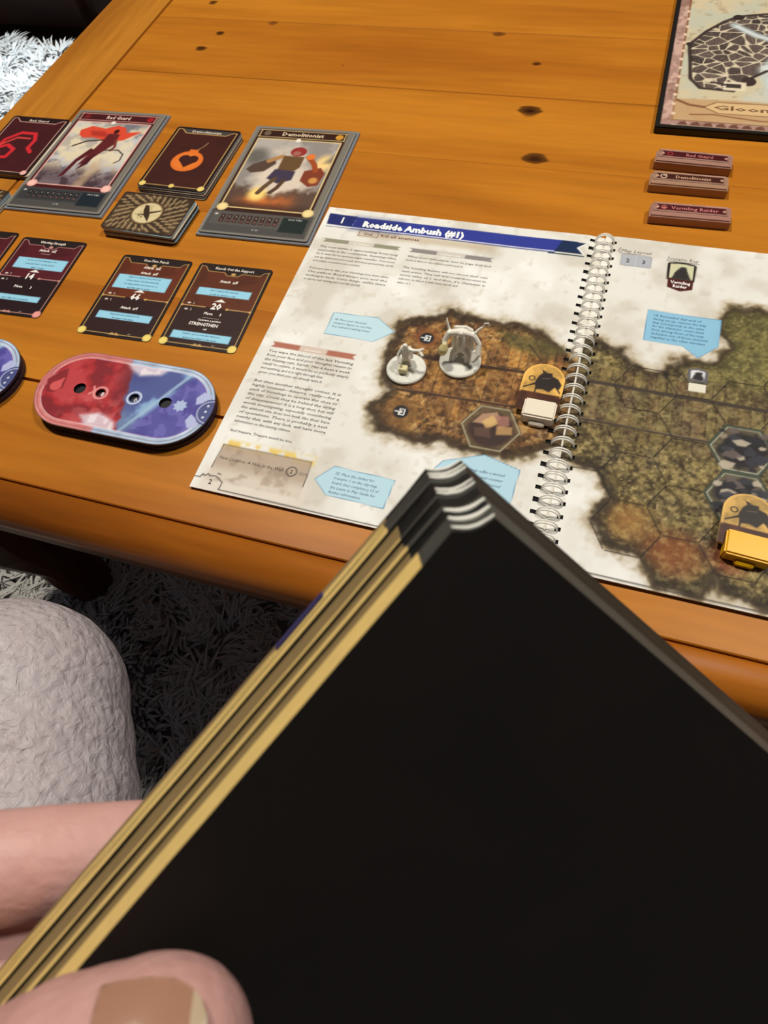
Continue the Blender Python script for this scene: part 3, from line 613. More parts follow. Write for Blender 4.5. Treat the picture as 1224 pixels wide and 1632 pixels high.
# character mats in grey sleeves
def mat_art(kind):
    A = sheet(97, 148, 2.2, (122, 116, 106), .6); U = lambda u: -48.5+97*u; Vv = lambda v: 74-148*v
    fr = (232, 176, 166) if kind else (226, 200, 140); dk = (70, 20, 24) if kind else (54, 28, 22)
    A.rect(U(.02), Vv(.985), U(.965), Vv(.80), (72, 70, 68), 1.2, .9); A.line([(U(.012), Vv(.01)), (U(.988), Vv(.01)), (U(.988), Vv(.99)), (U(.012), Vv(.99))], .8, (150, 150, 150), .4, .6, True)
    A.rect(U(.045), Vv(.81), U(.93), Vv(.025), dk, .4)
    x0, x1, y0, y1 = U(.075), U(.90), Vv(.775), Vv(.125); win = [(x0, y0), (x1, y0), (x1, y1), (x0, y1)]
    ms = sstep(.4, -.4, A.sd(win)); n = A.N(22, 60+kind, 4); n2 = A.N(9, 70+kind, 4); X, Y = A.X, A.Y
    vv = (74-Y)/148; uu = (X+48.5)/97
    if kind:
        A.put(ms, (120, 118, 128)); A.put(ms*sstep(.42, .6, n), (206, 204, 204), .9)
        A.put(ms*sstep(.34, .2, abs(vv-.42))*sstep(.4, .62, n2), (222, 208, 178), .95); A.put(ms*sstep(.14, .03, abs(vv-.40-.1*(uu-.5)))*.75, (226, 212, 184), .8)
        A.put(ms*sstep(.52, .72, vv+.1*(n2-.5)), (96, 76, 84), .8); A.put(ms*sstep(.56, .74, vv)*sstep(.45, .6, n2), (60, 44, 50), .8)
        A.put(ms*sstep(.09, .02, abs(uu-.62-.25*(.6-vv)))*sstep(.45, .6, vv), (200, 170, 132), .6)
        q = lambda *p: [(U(a), Vv(b)) for a, b in p]   # a plain windblown red cloak over a lean figure
        A.poly(q((.18, .22), (.28, .17), (.44, .19), (.56, .15), (.66, .17), (.70, .22), (.86, .20), (.72, .30), (.60, .32), (.50, .31), (.38, .29), (.26, .30), (.20, .27)), (216, 74, 50), .9)
        A.poly(q((.30, .22), (.46, .22), (.56, .28), (.34, .27)), (160, 44, 38), 1.5, .7)
        A.poly(q((.52, .24), (.64, .24), (.66, .34), (.56, .46), (.50, .54), (.42, .58), (.46, .46), (.50, .34)), (96, 32, 34), .9)
        A.poly(q((.50, .42), (.40, .54), (.36, .68), (.31, .70), (.36, .52), (.44, .40)), (84, 26, 30), .8); A.poly(q((.54, .44), (.52, .56), (.44, .62), (.48, .5)), (70, 24, 30), .8)
        A.disc(U(.585), Vv(.215), 2.7, (60, 18, 20), 3.6); A.line(q((.50, .31), (.34, .33), (.22, .39)), 2.0, (58, 40, 40), .5); A.line(q((.64, .30), (.68, .37), (.66, .41)), 2.6, (120, 50, 40), .5)
        A.line(q((.60, .41), (.74, .40), (.82, .44), (.83, .50), (.79, .53)), 1.3, (50, 36, 34), .5)
    else:
        A.put(ms, (146, 138, 134)); A.put(ms*sstep(.45, .62, n), (186, 178, 170), .8)
        r = np.hypot((uu-.52)*1.0, (vv-.48)*1.0); A.put(ms*sstep(.36, .12, r+.2*(n2-.5)), (222, 206, 188), .95)
        A.put(ms*sstep(.12, .03, np.hypot(uu-.83, (vv-.33))), (255, 216, 140), .9); A.put(ms*sstep(.10, .02, abs(uu+vv-1.22)-.02)*sstep(.35, .3, vv), (90, 88, 84), .7)
        A.put(ms*sstep(.58, .66, vv+.16*(n2-.5)+.15*abs(uu-.5)), (84, 60, 48), .9); A.put(ms*sstep(.60, .72, vv+.12*(n2-.5))*sstep(.36, .12, abs(uu-.45)), (206, 110, 50), .9)
        A.put(ms*sstep(.13, .04, np.hypot(uu-.35, (vv-.645)*1.4)), (255, 222, 130), .95); A.put(ms*sstep(.70, .77, vv+.1*(n-.5))*.8, (66, 44, 36))
        A.put(ms*sstep(.16, .04, np.hypot(uu-.16, (vv-.3)*1.3)), (92, 88, 82), .8)
        q = lambda *p: [(U(a), Vv(b)) for a, b in p]   # a plain stocky figure in midair with two dark bundles
        A.poly(q((.16, .38), (.34, .30), (.38, .36), (.30, .44), (.18, .46), (.12, .43)), (86, 66, 56), .8); A.poly(q((.68, .41), (.82, .37), (.88, .42), (.86, .53), (.78, .55), (.68, .50)), (128, 60, 40), .8)
        A.disc(U(.80), Vv(.49), 4, (230, 170, 90), a=.8, soft=1.5)
        A.line(q((.40, .29), (.30, .34)), 5, (176, 130, 80), .8); A.line(q((.66, .28), (.74, .34), (.78, .40)), 5, (160, 74, 36), .8); A.disc(U(.68), Vv(.275), 4, (226, 120, 50))
        A.poly(q((.42, .28), (.62, .28), (.62, .38), (.56, .44), (.42, .42)), (104, 76, 48), .9); A.poly(q((.40, .41), (.60, .42), (.60, .50), (.48, .54), (.36, .50)), (66, 56, 76), .9)
        A.line(q((.44, .50), (.38, .58), (.35, .635)), 4.6, (96, 72, 50), .7); A.line(q((.53, .51), (.50, .58), (.46, .625)), 4.2, (84, 62, 46), .7)
        A.disc(U(.54), Vv(.235), 7.4, (150, 48, 44), 6.6); A.disc(U(.53), Vv(.25), 3.6, (164, 104, 92), 3.2, soft=1)
    A.line([(x0, y0), (x1, y0), (x1, y1), (x0, y1)], 1.3, fr, .4, closed=True); A.line([(U(.052), Vv(.035)), (U(.93), Vv(.035))], .8, fr, .3); A.line([(U(.06), Vv(.105)), (U(.92), Vv(.105))], .8, fr, .3)
    for u in (.07, .915): A.line([(U(u), Vv(.035)), (U(u), Vv(.105))], .8, fr, .3)
    for u in (.095, .895): A.disc(U(u), Vv(.775), 5, fr); A.disc(U(u), Vv(.775), 3.2, [min(255, c*1.1) for c in fr])
    A.disc(U(.48), Vv(.125), 2.4, (240, 232, 220)); A.disc(U(.14), Vv(.07), 3.4, (120, 30, 34) if kind else (110, 90, 76)); A.disc(U(.86), Vv(.07), 3.6, (158, 30, 36) if kind else (206, 148, 52))
    A.text('Red Guard' if kind else 'Demolitionist', 0, Vv(.085), 5.0, (236, 206, 190) if kind else (236, 214, 180), align='C', bold=.02, width=26 if kind else 40)
    A.rect(U(.05), Vv(.925), U(.93), Vv(.815), (88, 84, 80) if not kind else (58, 58, 60), .8)
    for k in range(9):
        u = .13+.062*k; A.rect(U(u), Vv(.905), U(u)+4.4, Vv(.835), (62, 44, 40) if not kind else (40, 38, 42), .4); A.text(str(k+1), U(u)+2.2, Vv(.862), 2.4, (190, 180, 170), align='C'); A.text(str(8+k*2 if not kind else 10+k*2), U(u)+2.2, Vv(.897), 2.4, (170, 120, 110), align='C')
    A.disc(U(.08), Vv(.84), 1.6, (220, 214, 206), 1); A.rect(U(.70), Vv(.945), U(.93), Vv(.825), (32, 42, 40) if not kind else (28, 36, 44), .8); A.text('NOTES', U(.815), Vv(.845), 1.8, (220, 220, 214), align='C', width=12)
    A.text('21 XP', U(.5), Vv(.955), 1.8, (226, 222, 214), align='C')
    return A
def char_mat(kind, cx, cy, rz, label):
    k = (CH-.0035)/CH
    r = empty('character_mat', (cx*.001*k, cy*.001*k, TZ), label, 'character mat', math.radians(rz), 'sleeved character mats')
    c = link('picture_card', mat_art(kind).build('picture_card', 1.2, (90, 88, 86)), M_CARD, r); c.location = (0, 0, .0034)
    link('clear_tray', prism('clear_tray', [(-.0505, -.076), (.0505, -.076), (.0505, .0755), (-.0505, .0755)], 0, .0021, .0004), mat('grey_tray', (128, 134, 144), .25, .6), r)
    return r
char_mat(0, -272, 469, 2.1, 'sleeved picture mat with a leaping figure over orange fire')
char_mat(1, -470, 470.5, 2.1, 'sleeved picture mat with a red cloak over pale clouds')
# decks
M_SLV = mat('clear_sleeve_edge', (150, 176, 196), .2, .7)
def deck(kind, cx, cy, w_, h_, n, ct, rz, label, jit, art, edges, group='card decks'):
    zt = n*ct; k = (CH-zt)/CH
    r = empty('card_deck', (cx*.001*k, cy*.001*k, TZ), label, 'card deck', math.radians(rz), group); rs = random.Random(kind)
    for i in range(n):
        last = i == n-1
        P = []
        for sx, sy, a0 in ((1, -1, -90), (1, 1, 0), (-1, 1, 90), (-1, -1, 180)):
            for t in (0, 45, 90): a = math.radians(a0+t); P.append(((sx*(w_/2-2.4)+2.4*math.cos(a))*.001, (sy*(h_/2-2.4)+2.4*math.sin(a))*.001))
        if last: o = link('card', art.build('card', ct*1000*.8, edges[0]), M_CARD, r); o.location = (0, 0, (i+1)*ct)
        else:
            me = prism('card', P, i*ct+.00005, (i+1)*ct-.00004); me.materials.append(mat_edge[edges[1][i % len(edges[1])]])
            o = link('card', me, None, r); jx, jy = jit(i, n, rs); o.location = (jx*.001, jy*.001, 0); o.rotation_euler[2] = rs.uniform(-.012, .012)
    return r
mat_edge = {'black': mat('black_card_edge', (34, 26, 22), .5), 'cream': mat('cream_card_edge', (206, 196, 176), .5), 'blue': mat('bluish_sleeve_edge', (150, 184, 204), .25, .7), 'grey': mat('grey_sleeve_edge', (120, 120, 122), .3, .6), 'red': mat('dark_red_card', (66, 24, 26), .4), 'gold': mat('gold_rimmed_card', (150, 112, 66), .4)}
def back_art(kind):
    A = sheet(66, 88, 3, (34, 20, 18)); U = lambda u: -33+66*u; Vv = lambda v: 44-88*v
    fr = (214, 166, 150) if kind else GOLD; base = (66, 22, 26) if kind else (62, 28, 22)
    A.rect(U(.045), Vv(.955), U(.955), Vv(.045), base, .4); A.put(sstep(.45, .7, A.N(16, 3+kind))*sstep(0, -3, A.sd([(-30, -40), (30, -40), (30, 40), (-30, 40)])), [c*1.2 for c in base], .4)
    A.poly([(U(.1), Vv(.03)), (U(.9), Vv(.03)), (U(.8), Vv(.1)), (U(.2), Vv(.1))], (70, 64, 62) if not kind else (40, 20, 22), .4)
    A.line([(U(.04), Vv(.035)), (U(.1), Vv(.035)), (U(.19), Vv(.1)), (U(.81), Vv(.1)), (U(.9), Vv(.045)), (U(.96), Vv(.045)), (U(.96), Vv(.96)), (U(.04), Vv(.96))], .9, fr, .3, closed=True)
    A.text('Red Guard' if kind else 'Demolitionist', 0, Vv(.08), 2.8, (236, 220, 206), align='C', bold=.02, width=22 if kind else 30)
    for u in (.06, .94): A.disc(U(u), Vv(.955), 3.2, (236, 180, 170) if kind else (232, 208, 120))
    if not kind:
        A.disc(0, Vv(.955), 2.6, (226, 200, 110)); O = (222, 112, 40)
        A.disc(-1, -5, 15.2, O, 14.6); A.disc(-1, -5, 12, (232, 130, 52), 11.6, a=.5, soft=3)
        A.disc(-4.5, -2, 5.4, base); A.disc(3.5, -2, 5.4, base); A.poly([(-10, -3.5), (9, -3.5), (-.5, -14)], base, .6)
        A.rect(-5, 8.5, 4, 12, O); A.line([(2, 12), (6, 17), (8, 23)], 1.3, (150, 110, 80), .6)
    else:
        R_ = (206, 40, 48)
        A.line([(-24, -14), (-16, -22), (-4, -20), (-2, -8), (-12, -2), (-22, -8), (-20, 6), (-8, 18), (8, 18), (13, 8), (12, -4), (18, -10)], 4.2, R_, .6); A.line([(-22, -4), (-8, 10), (6, 10)], 2.6, (226, 70, 66), .6, .9)
    return A
deck(0, -369.5+0, 485.5, 66, 88, 9, .0007, .2, 'deck of brown cards topped by an orange bomb with a heart', lambda i, n, r: (r.uniform(-.3, .6)+(n-i)*.12, -.35*(n-i)), back_art(0), ((44, 30, 24), ['black', 'cream', 'black', 'grey']))
deck(1, -556, 480, 62, 86, 8, .0006, 1.0, 'deck of dark red cards with a red ribbon emblem, fanned to the right', lambda i, n, r: ((n-1-i)*2.1, -.1*i), back_art(1), ((70, 26, 28), ['red', 'cream', 'red', 'grey']))
def compass_art():
    A = sheet(69, 47, 2.4, (62, 46, 34)); X, Y = A.X, A.Y; r = np.hypot(X+1, Y); th = np.arctan2(Y, X+1)
    A.put(sstep(.4, .65, A.N(8, 6)), (92, 72, 52), .8)
    for ring, (r0, cnt, ln) in enumerate(((15, 18, 5.4), (20, 24, 5.2), (25.5, 30, 5), (31, 36, 4.6))):
        for k in range(cnt):
            a = 2*math.pi*(k+.5*(ring % 2))/cnt; x0, y0 = -1+r0*math.cos(a), r0*math.sin(a)
            if abs(x0) > 30 or abs(y0) > 20: continue
            b = a+.5; A.line([(x0, y0), (x0+ln*math.cos(b), y0+ln*math.sin(b))], 2.0, (166, 142, 102), .6, .85)
    A.disc(-1, 0, 15.4, (56, 40, 28), 15); A.disc(-1, 0, 14, (150, 126, 86), 13.6); A.disc(-1, 0, 12.8, (216, 200, 156), 12.4); A.put(sstep(.45, .7, A.N(5, 9))*sstep(12, 11, r), (186, 166, 118), .6)
    A.poly([(-7, 9.5), (-3.4, 9.5), (2.6, -2), (4.5, -10.5), (-3, -3), (-5.6, 3)], (58, 42, 30), .4); A.poly([(-12, -3), (-3, -1.6), (1, 1.6), (10.5, 5.4), (10.5, 3.6), (1.5, -.6), (-3, -3)], (58, 42, 30), .4); A.ring(-1, 0, 14.4, .8, (88, 68, 44))
    for p in ((-7, -4), (-4, -5), (3, -5)): A.disc(*p, .8, (100, 80, 56))
    A.line([(-33.6, -22.6), (33.6, -22.6), (33.6, 22.6), (-33.6, 22.6)], .8, (40, 30, 24), .4, closed=True)
    return A
deck(2, -373.5, 406.5, 69, 47, 11, .0008, -.6, 'small deck with a bronze compass back, below the bomb deck', lambda i, n, r: (r.uniform(-.3, .8)+(1.5 if i in (3, 6, 7) else 0), r.uniform(-.8, .2)), compass_art(), ((140, 120, 90), ['black', 'cream', 'cream', 'blue', 'grey', 'cream']))
deck(3, -560, 392, 69, 47, 10, .0007, -6, 'small deck with pale blue sleeve edges at the left border', lambda i, n, r: (r.uniform(-.5, .8), r.uniform(-.5, .3)), compass_art(), ((150, 184, 204), ['blue', 'cream', 'blue']))
# ------------------------------------------------------------------ health dials
def capsule_hw(L, R):
    return lambda y: (L/2-R)+math.sqrt(max(R*R-min(abs(y), R)**2, 0))
def dial_art():
    L, R = 142, 34.2; A = Art(-L/2, L/2, -R, R, .55, (150, 40, 50), capsule_hw(L, R)); X, Y = A.X, A.Y
    n = A.N(18, 81, 4); n2 = A.N(6, 82, 3); sx = X-2+Y*.25
    A.put(np.ones_like(X), (166, 34, 42)); A.put(sstep(.45, .62, n), (190, 66, 70), .8); A.put(sstep(.5, .36, n), (118, 24, 36), .8); A.put(sstep(-20, 0, X)*sstep(0, 16, Y), (94, 26, 42), .8)
    A.put(sstep(-55, -20, X)*sstep(8, -14, Y)*sstep(.4, .6, n2), (210, 112, 112), .5)
    b = sstep(-1.5, 2.5, sx+(n2-.5)*5); A.put(b, (96, 122, 178)); A.put(b*sstep(.42, .6, n), (142, 178, 214), .9); A.put(b*sstep(.52, .38, n), (70, 78, 140), .8)
    dg = X-26-Y*.55; A.put(b*sstep(2, 8, dg), (72, 62, 148), .85); A.put(b*sstep(2, 8, dg)*sstep(.5, .65, n2), (110, 104, 184), .7); A.put(sstep(2.5, .5, abs(dg-1))*b, (158, 186, 214), .8)
    A.put(b*sstep(30, 0, X)*sstep(-4, -22, Y), (136, 164, 186), .7); A.put(b*sstep(24, 4, X)*sstep(6, 20, Y), (58, 66, 128), .6)
    for q in ([(-14, -34), (-24, -22), (-10, -17), (4, -22), (10, -34)], [(-16, 34), (-6, 25), (4, 20), (20, 24), (26, 34)]):
        A.poly(q, (216, 200, 214), 2.5, .9); A.put(sstep(.55, .7, n2)*sstep(1, -3, A.sd(q)), (236, 226, 234), .8)
    d = np.hypot(np.maximum(abs(X)-(L/2-R), 0), Y); e = R-d
    rc = np.where((X < -8)[..., None], np.array((214, 128, 124))/255., np.array((160, 190, 222))/255.); rc = rc+(A.N(10, 83)[..., None]-.5)*.2
    rc = rc*(1-sstep(-16, 4, X)[..., None])+(np.array((176, 202, 228))/255.+(A.N(10, 84)[..., None]-.5)*.25)*sstep(-16, 4, X)[..., None]
    m = sstep(5.2, 4.6, e)[..., None]; A.C = A.C*(1-m)+rc*m
    A.put(sstep(.5, .15, abs(e-5.2)), (236, 214, 220), .8); A.put(sstep(.9, .3, abs(e-2.6)), (110, 60, 80), .35); A.put(sstep(.9, .2, e), (80, 60, 70), .7)
    # corner plates, drop and star
    A.poly([(-71, 6), (-62, 10), (-58, 4), (-64, -2), (-71, -5)], (196, 110, 110), .5); A.poly([(-66, 3), (-60, 12), (-55, 16), (-52, 8), (-50, -2), (-56, -8), (-62, -8)], (132, 30, 40), .6)
    A.disc(-56.5, -1.5, 4.6, (206, 84, 86), 4.4); A.poly([(-60.6, 0), (-52.6, 0), (-53, 7.5)], (206, 84, 86), .4)
    P = []
    for k in range(16): r = 5.6 if k % 2 == 0 else 3.9; P.append((46+r*math.cos(k*math.pi/8), 1+r*math.sin(k*math.pi/8)))
    A.poly(P, (168, 186, 222), .4)
    for sg in (1, -1): A.poly([(57, 4*sg), (64, 8*sg), (66, 14*sg), (59, 16*sg), (55, 10*sg)], (176, 184, 224), .6)
    A.disc(68, 0, 8, (70, 78, 130), 11); A.ring(70, 0, 9.4, .7, (196, 206, 234)); 
    for yy in (-4, 1, 6): A.disc(66.5, yy-1, .9, (226, 230, 240))
    A.ring(-18.5, -.6, 5.2, 1.5, (224, 160, 160), a=.9); A.ring(9, .4, 5.2, 1.5, (206, 220, 236), a=.9); A.line([(-26, 4), (-24, 0), (-27, -3)], 1.4, (226, 150, 150), .5)
    return A
def dial(x, y, rz, label, art):
    h = .0088; k = 1.0; r = empty('health_dial', (x*.001*k, y*.001*k, TZ), label, 'dial', math.radians(rz), 'health and experience dials')
    hs = [(-36.5, 0, 4.7), (-18.5, -.6, 3.6), (9, .4, 3.6), (34, 1.2, 4.7)]
    o = link('face_plate', art.build('face_plate', 2.0, (40, 34, 60), holes=hs), M_BOARD, r); o.location = (0, 0, h)
    W = Art(-34, 34, -34, 34, 1.2, (30, 24, 28), capsule_hw(68, 34)); 
    for s, nm, c in ((-1, 'red_wheel', (64, 26, 30)), (1, 'blue_wheel', (44, 50, 66))):
        B = Art(-26, 26, -26, 26, .8, (24, 22, 26), capsule_hw(52, 26)); hx = -18.5 if s < 0 else 9; B.disc(hx-s*30, 0, 5, c); B.text('8' if s < 0 else '0', hx-s*30, -1.8, 4.0, (222, 210, 210), align='C', bold=.03)
        o = link('wheel', B.build('wheel', 2.0, (150, 110, 80)), M_BOARD, r); o.location = (s*.030, 0, h-.0024)
    r.scale = (.966, .966, 1)
    P = []
    for i in range(40):
        a = 2*math.pi*i/40; sx = 1 if math.cos(a) >= 0 else -1; P.append((sx*.0365+.0335*math.cos(a), .0335*math.sin(a)))
    o = link('back_plate', prism('back_plate', P, 0, .0042, .0004), mat('dial_back', (34, 26, 48), .5), r)
    return r
DA = dial_art()
dial(-289.3, 212, .6, 'red and blue health dial, whole, left of the open book', DA)
dial(-448.5, 208, .6, 'health dial cut off at the left, only its blue end showing', DA)
# ------------------------------------------------------------------ map board
def map_art():
    W_, H_ = 286, 246; A = Art(0, W_, 0, H_, .8, (178, 140, 122)); X, Y = A.X, A.Y; n = A.N(24, 90, 4); n2 = A.N(7, 91, 3)
    A.put(np.ones_like(X), (168, 132, 122)); A.put(sstep(.48, .62, n2), (206, 172, 156), .8); A.put(sstep(.5, .35, n), (132, 96, 84), .7)
    inn = [(12.5, 11), (W_-12, 11), (W_-12, H_-14), (12.5, H_-14)]
    mi = sstep(1.5, -1.5, A.sd(inn)+(n2-.5)*5); A.put(mi, (204, 190, 158)); A.put(mi*sstep(.45, .65, n), (184, 188, 172), .7); A.put(mi*sstep(.6, .8, n2), (160, 142, 110), .5)
    A.line(inn, 1.6, (120, 72, 44), .8, .85, True)
    rs = random.Random(3)
    for k in range(70):
        x, y = rs.uniform(20, W_-20), rs.uniform(50, H_-16); A.line([(x, y), (x+rs.uniform(1, 3), y+rs.uniform(-1, 1))], .9, (110, 96, 70), .4, .6)
    town = [(17, 129), (20, 100), (22, 74), (31, 60), (58, 58), (68, 76), (84, 92), (110, 92), (150, 84), (190, 92), (216, 120), (210, 156), (170, 182), (120, 192), (80, 188), (57, 182), (45, 172), (30, 153)]
    sd = A.sd(town); mt = sstep(.5, -.5, sd)
    rs = np.random.RandomState(4); px = rs.uniform(14, 220, 330); py = rs.uniform(54, 195, 330)
    d1 = np.full(X.shape, 1e9); d2 = d1.copy(); idx = np.zeros(X.shape, int)
    for i, (a, b_) in enumerate(zip(px, py)):
        d = np.hypot(X-a, (Y-b_)*1.15); nn = d < d1; d2 = np.where(nn, d1, np.minimum(d2, d)); idx = np.where(nn, i, idx); d1 = np.where(nn, d, d1)
    sh = rs.uniform(.75, 1.3, 330)[idx][..., None]; A.put(mt, (214, 200, 172))
    cc = np.array((78, 66, 62))/255.*sh; m = (mt*sstep(.35, 1.5, d2-d1))[..., None]; A.C = A.C*(1-m)+cc*m
    A.put(mt*sstep(.8, .2, abs(A.N(2.2, 8, 2)-.5)*9)*sstep(1, 2.4, d2-d1), (150, 130, 112), .4)
    A.line([(54, 166), (72, 151), (95, 138), (140, 118), (190, 90), (W_, 60)], 8, (176, 188, 190), 2.5, .95); A.line([(56, 164), (74, 149), (100, 136)], 3, (214, 220, 220), 1.5, .9); A.poly([(86, 56), (79, 78), (77, 96), (88, 118), (150, 100), (150, 50)], (190, 200, 198), 4, .9); A.put(sstep(.5, .7, n2)*sstep(0, -5, A.sd([(86, 56), (79, 78), (77, 96), (88, 118), (150, 100), (150, 50)])), (216, 222, 220), .8)
    A.line(town, 3.2, (52, 40, 38), .8, .92, True); A.disc(57, 180, 5, (52, 40, 38)); A.disc(17, 130, 3, (52, 40, 38)); A.disc(70, 74, 6, (60, 46, 44), 7)
    A.rect(50, 59, 68, 72, (220, 206, 180)); A.rect(52, 63, 64, 69, (64, 52, 50)); A.line([(40, 70), (52, 67)], 2.4, (60, 48, 46), .5)
    A.poly([(60, 36), (80, 66), (160, 50), (W_, 66), (W_, 36)], (196, 202, 200), 6, .5)
    # lower name ribbon and torn edge
    A.poly([(12, 42), (60, 44), (W_-14, 38), (W_-14, 12), (12, 12)], (190, 150, 106), 2, .85)
    A.poly([(36, 32), (46, 40), (150, 42), (170, 34), (150, 24), (48, 24)], (212, 178, 130), .8); A.line([(36, 32), (46, 40), (150, 42), (170, 34), (150, 24), (48, 24)], .9, (96, 60, 36), .5, .9, True)
    A.text('Gloomhaven', 44, 29.4, 6.4, (116, 84, 56), width=90, bold=.02)
    A.line([(14, 40), (24, 34), (36, 32)], 3, (110, 66, 40), .8, .8); A.line([(26, 20), (44, 22), (80, 17), (140, 19), (W_-20, 14)], 1.6, (116, 66, 40), .8, .8)
    for k in range(26): A.poly([(16+k*10, 3.5), (19+k*10, 9), (23+k*10, 10), (26+k*10, 3.5)], (92, 52, 40), .8, .8)
    A.rect(12, 1.6, W_-1, 4.6, (216, 196, 168), .8, .7)
    A.line([(0, 0), (W_, 0), (W_, H_), (0, H_)], 7.4, (24, 20, 18), .5, 1, True)
    for y in range(20, 200, 14): A.disc(12.5+random.uniform(-1, 1), y, 1.6, (224, 196, 170), 2.2)
    return A
k = (CH-.006)/CH
r = empty('map_board', (.0300, .5773, TZ), 'city map board with a thick black rim at the upper right of the table', 'map')
o = link('map_print', map_art().build('map_print', .5, (30, 26, 24)), M_BOARD, r); o.location = (0, 0, .0062)
link('black_rim', box_mesh('black_rim', -.0003, .2863, -.0003, .2463, 0, .0058, .0008), mat('black_board', (20, 17, 16), .45), r)
# ------------------------------------------------------------------ initiative tokens
def token(x, y, rz, name, icon, label, base, dk):
    r = empty('name_tile', (x*.001, y*.001, TZ), label, 'token', math.radians(rz), 'long name tiles under the map')
    bm = bmesh.new()
    P = [(-.029, -.0090), (.029, -.0090), (.029, .0055), (.0285, .0075), (-.0255, .0075), (-.029, .004)]
    link('block', prism('block', P, 0, .0074, .0010), mat('clear_brown_tile', base, .3, .6), r)
    A = Art(-27, 26.5, -4.6, 5.4, .35, base); A.put(sstep(.4, .7, A.N(5, 3)), [c*.8 for c in base], .6)
    A.poly([(-24.5, -3.2), (25.5, -3.2), (23.5, 0), (25.5, 3.4), (-24.5, 3.4), (-22.5, 0)], dk, .3); A.line([(-26, 4.6), (26, 4.6)], .5, (196, 160, 150), .3)
    A.line([(-26, -4.2), (26, -4.2)], .4, (176, 140, 130), .3)
    for p in ((-23.6, 0), (23.6, 0)): A.disc(*p, 1.0, (206, 160, 140))
    if icon == 0: A.ring(-18.4, 0, 2.0, 1.0, (150, 50, 50))
    elif icon == 1: A.ring(-19, 0, 2.2, .9, (220, 190, 170)); A.line([(-19, .5), (-17, 2.6)], .8, (220, 190, 170), .3)
    else: A.disc(-19, 0, 2.2, (190, 110, 100)); A.disc(-19.8, .7, .7, dk); A.disc(-18, .7, .7, dk)
    A.text(name, 3 if icon else 4, -1.6, 3.4, (190, 120, 116) if icon != 1 else (206, 160, 130), align='C', width=(20, 26, 34)[icon], bold=.02)
    o = link('name_strip', A.build('name_strip', .3, dk), M_CARD, r); o.location = (0, .0012, .00775)
token(63.3, 537.5, -1.2, 'Red Guard', 0, 'long brown name tile nearest the map, farthest from the book', (164, 124, 108), (72, 20, 24))
token(61.8, 509.0, .6, 'Demolitionist', 1, 'long brown name tile with a ring emblem, middle of the three', (166, 128, 104), (66, 32, 24))
token(65.6, 472.2, 1.6, 'Vermling Raider', 2, 'long brown name tile nearest the open book', (166, 122, 108), (78, 24, 28))
# ------------------------------------------------------------------ standees lying back on the book
def standee(cx, y0, rz, tint, base_col, label, blen, tilt, bw, bd):
    z0 = .0026
    r = empty('paper_standee', (cx*.001, y0*.001, TZ+z0), label, 'game piece', math.radians(rz), 'cardboard standees')
    W_, H_ = 27, 40; R = 13.5
    A = Art(-R, R, 0, H_, .4, tint, lambda y: R if y < H_-R else math.sqrt(max(R*R-(y-H_+R)**2, 0)))
    n = A.N(8, 5, 3); A.put(sstep(.4, .65, n), [min(255, c*1.12) for c in tint], .8); A.put(sstep(.5, .3, n), [c*.78 for c in tint], .7)
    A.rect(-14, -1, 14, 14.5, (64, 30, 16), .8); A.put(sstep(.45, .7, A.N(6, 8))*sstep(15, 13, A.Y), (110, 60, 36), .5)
    D = (40, 30, 26)
    A.poly([(-4, 17), (-5, 24), (-3.5, 29), (-1, 32.5), (4.5, 32.5), (5, 30), (9, 28.5), (12, 24), (11, 20), (8, 21), (5, 16.5), (1, 18)], D, .6); A.poly([(-1.5, 32), (-2.5, 34.5), (1, 33)], D, .4)
    A.line([(-3, 23), (-11.5, 17.5)], 1.0, D, .3); A.line([(9, 21), (12, 17)], .9, D, .3); A.line([(-3.6, 18), (-3.8, 14.5)], .9, D, .3); A.poly([(-9, 19.5), (-4, 21), (-4, 23.5)], D, .5)
    A.ring(-7.6, 26, 1.8, .7, D); A.line([(-1, 27), (4, 28)], .7, (120, 100, 84), .4, .7)
    d = np.hypot(A.X, np.maximum(A.Y-(H_-R), 0)); A.put(sstep(11.4, 12.8, d)*sstep(12, 15, A.Y), [min(255, c*1.2) for c in tint], .6)
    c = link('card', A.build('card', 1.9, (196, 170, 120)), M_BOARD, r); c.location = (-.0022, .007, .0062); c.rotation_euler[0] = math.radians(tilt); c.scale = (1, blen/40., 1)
    b = link('plastic_base', box_mesh('plastic_base', -bw/2, bw/2, 0, bd, .0004, .0092, .0011, 3), mat('base_plastic', base_col, .35, .5), r)
    g = link('base_lip', box_mesh('base_lip', -.005, .0052, -.0022, .0012, .0002, .0044, .0007), b.data.materials[0], b, True)
    return r
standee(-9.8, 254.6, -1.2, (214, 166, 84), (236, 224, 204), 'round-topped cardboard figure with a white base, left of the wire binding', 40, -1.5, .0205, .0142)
standee(115.8, 186.5, -3.6, (198, 158, 84), (244, 184, 8), 'round-topped cardboard figure with a yellow base, right page', 34, 3.5, .0242, .0155)
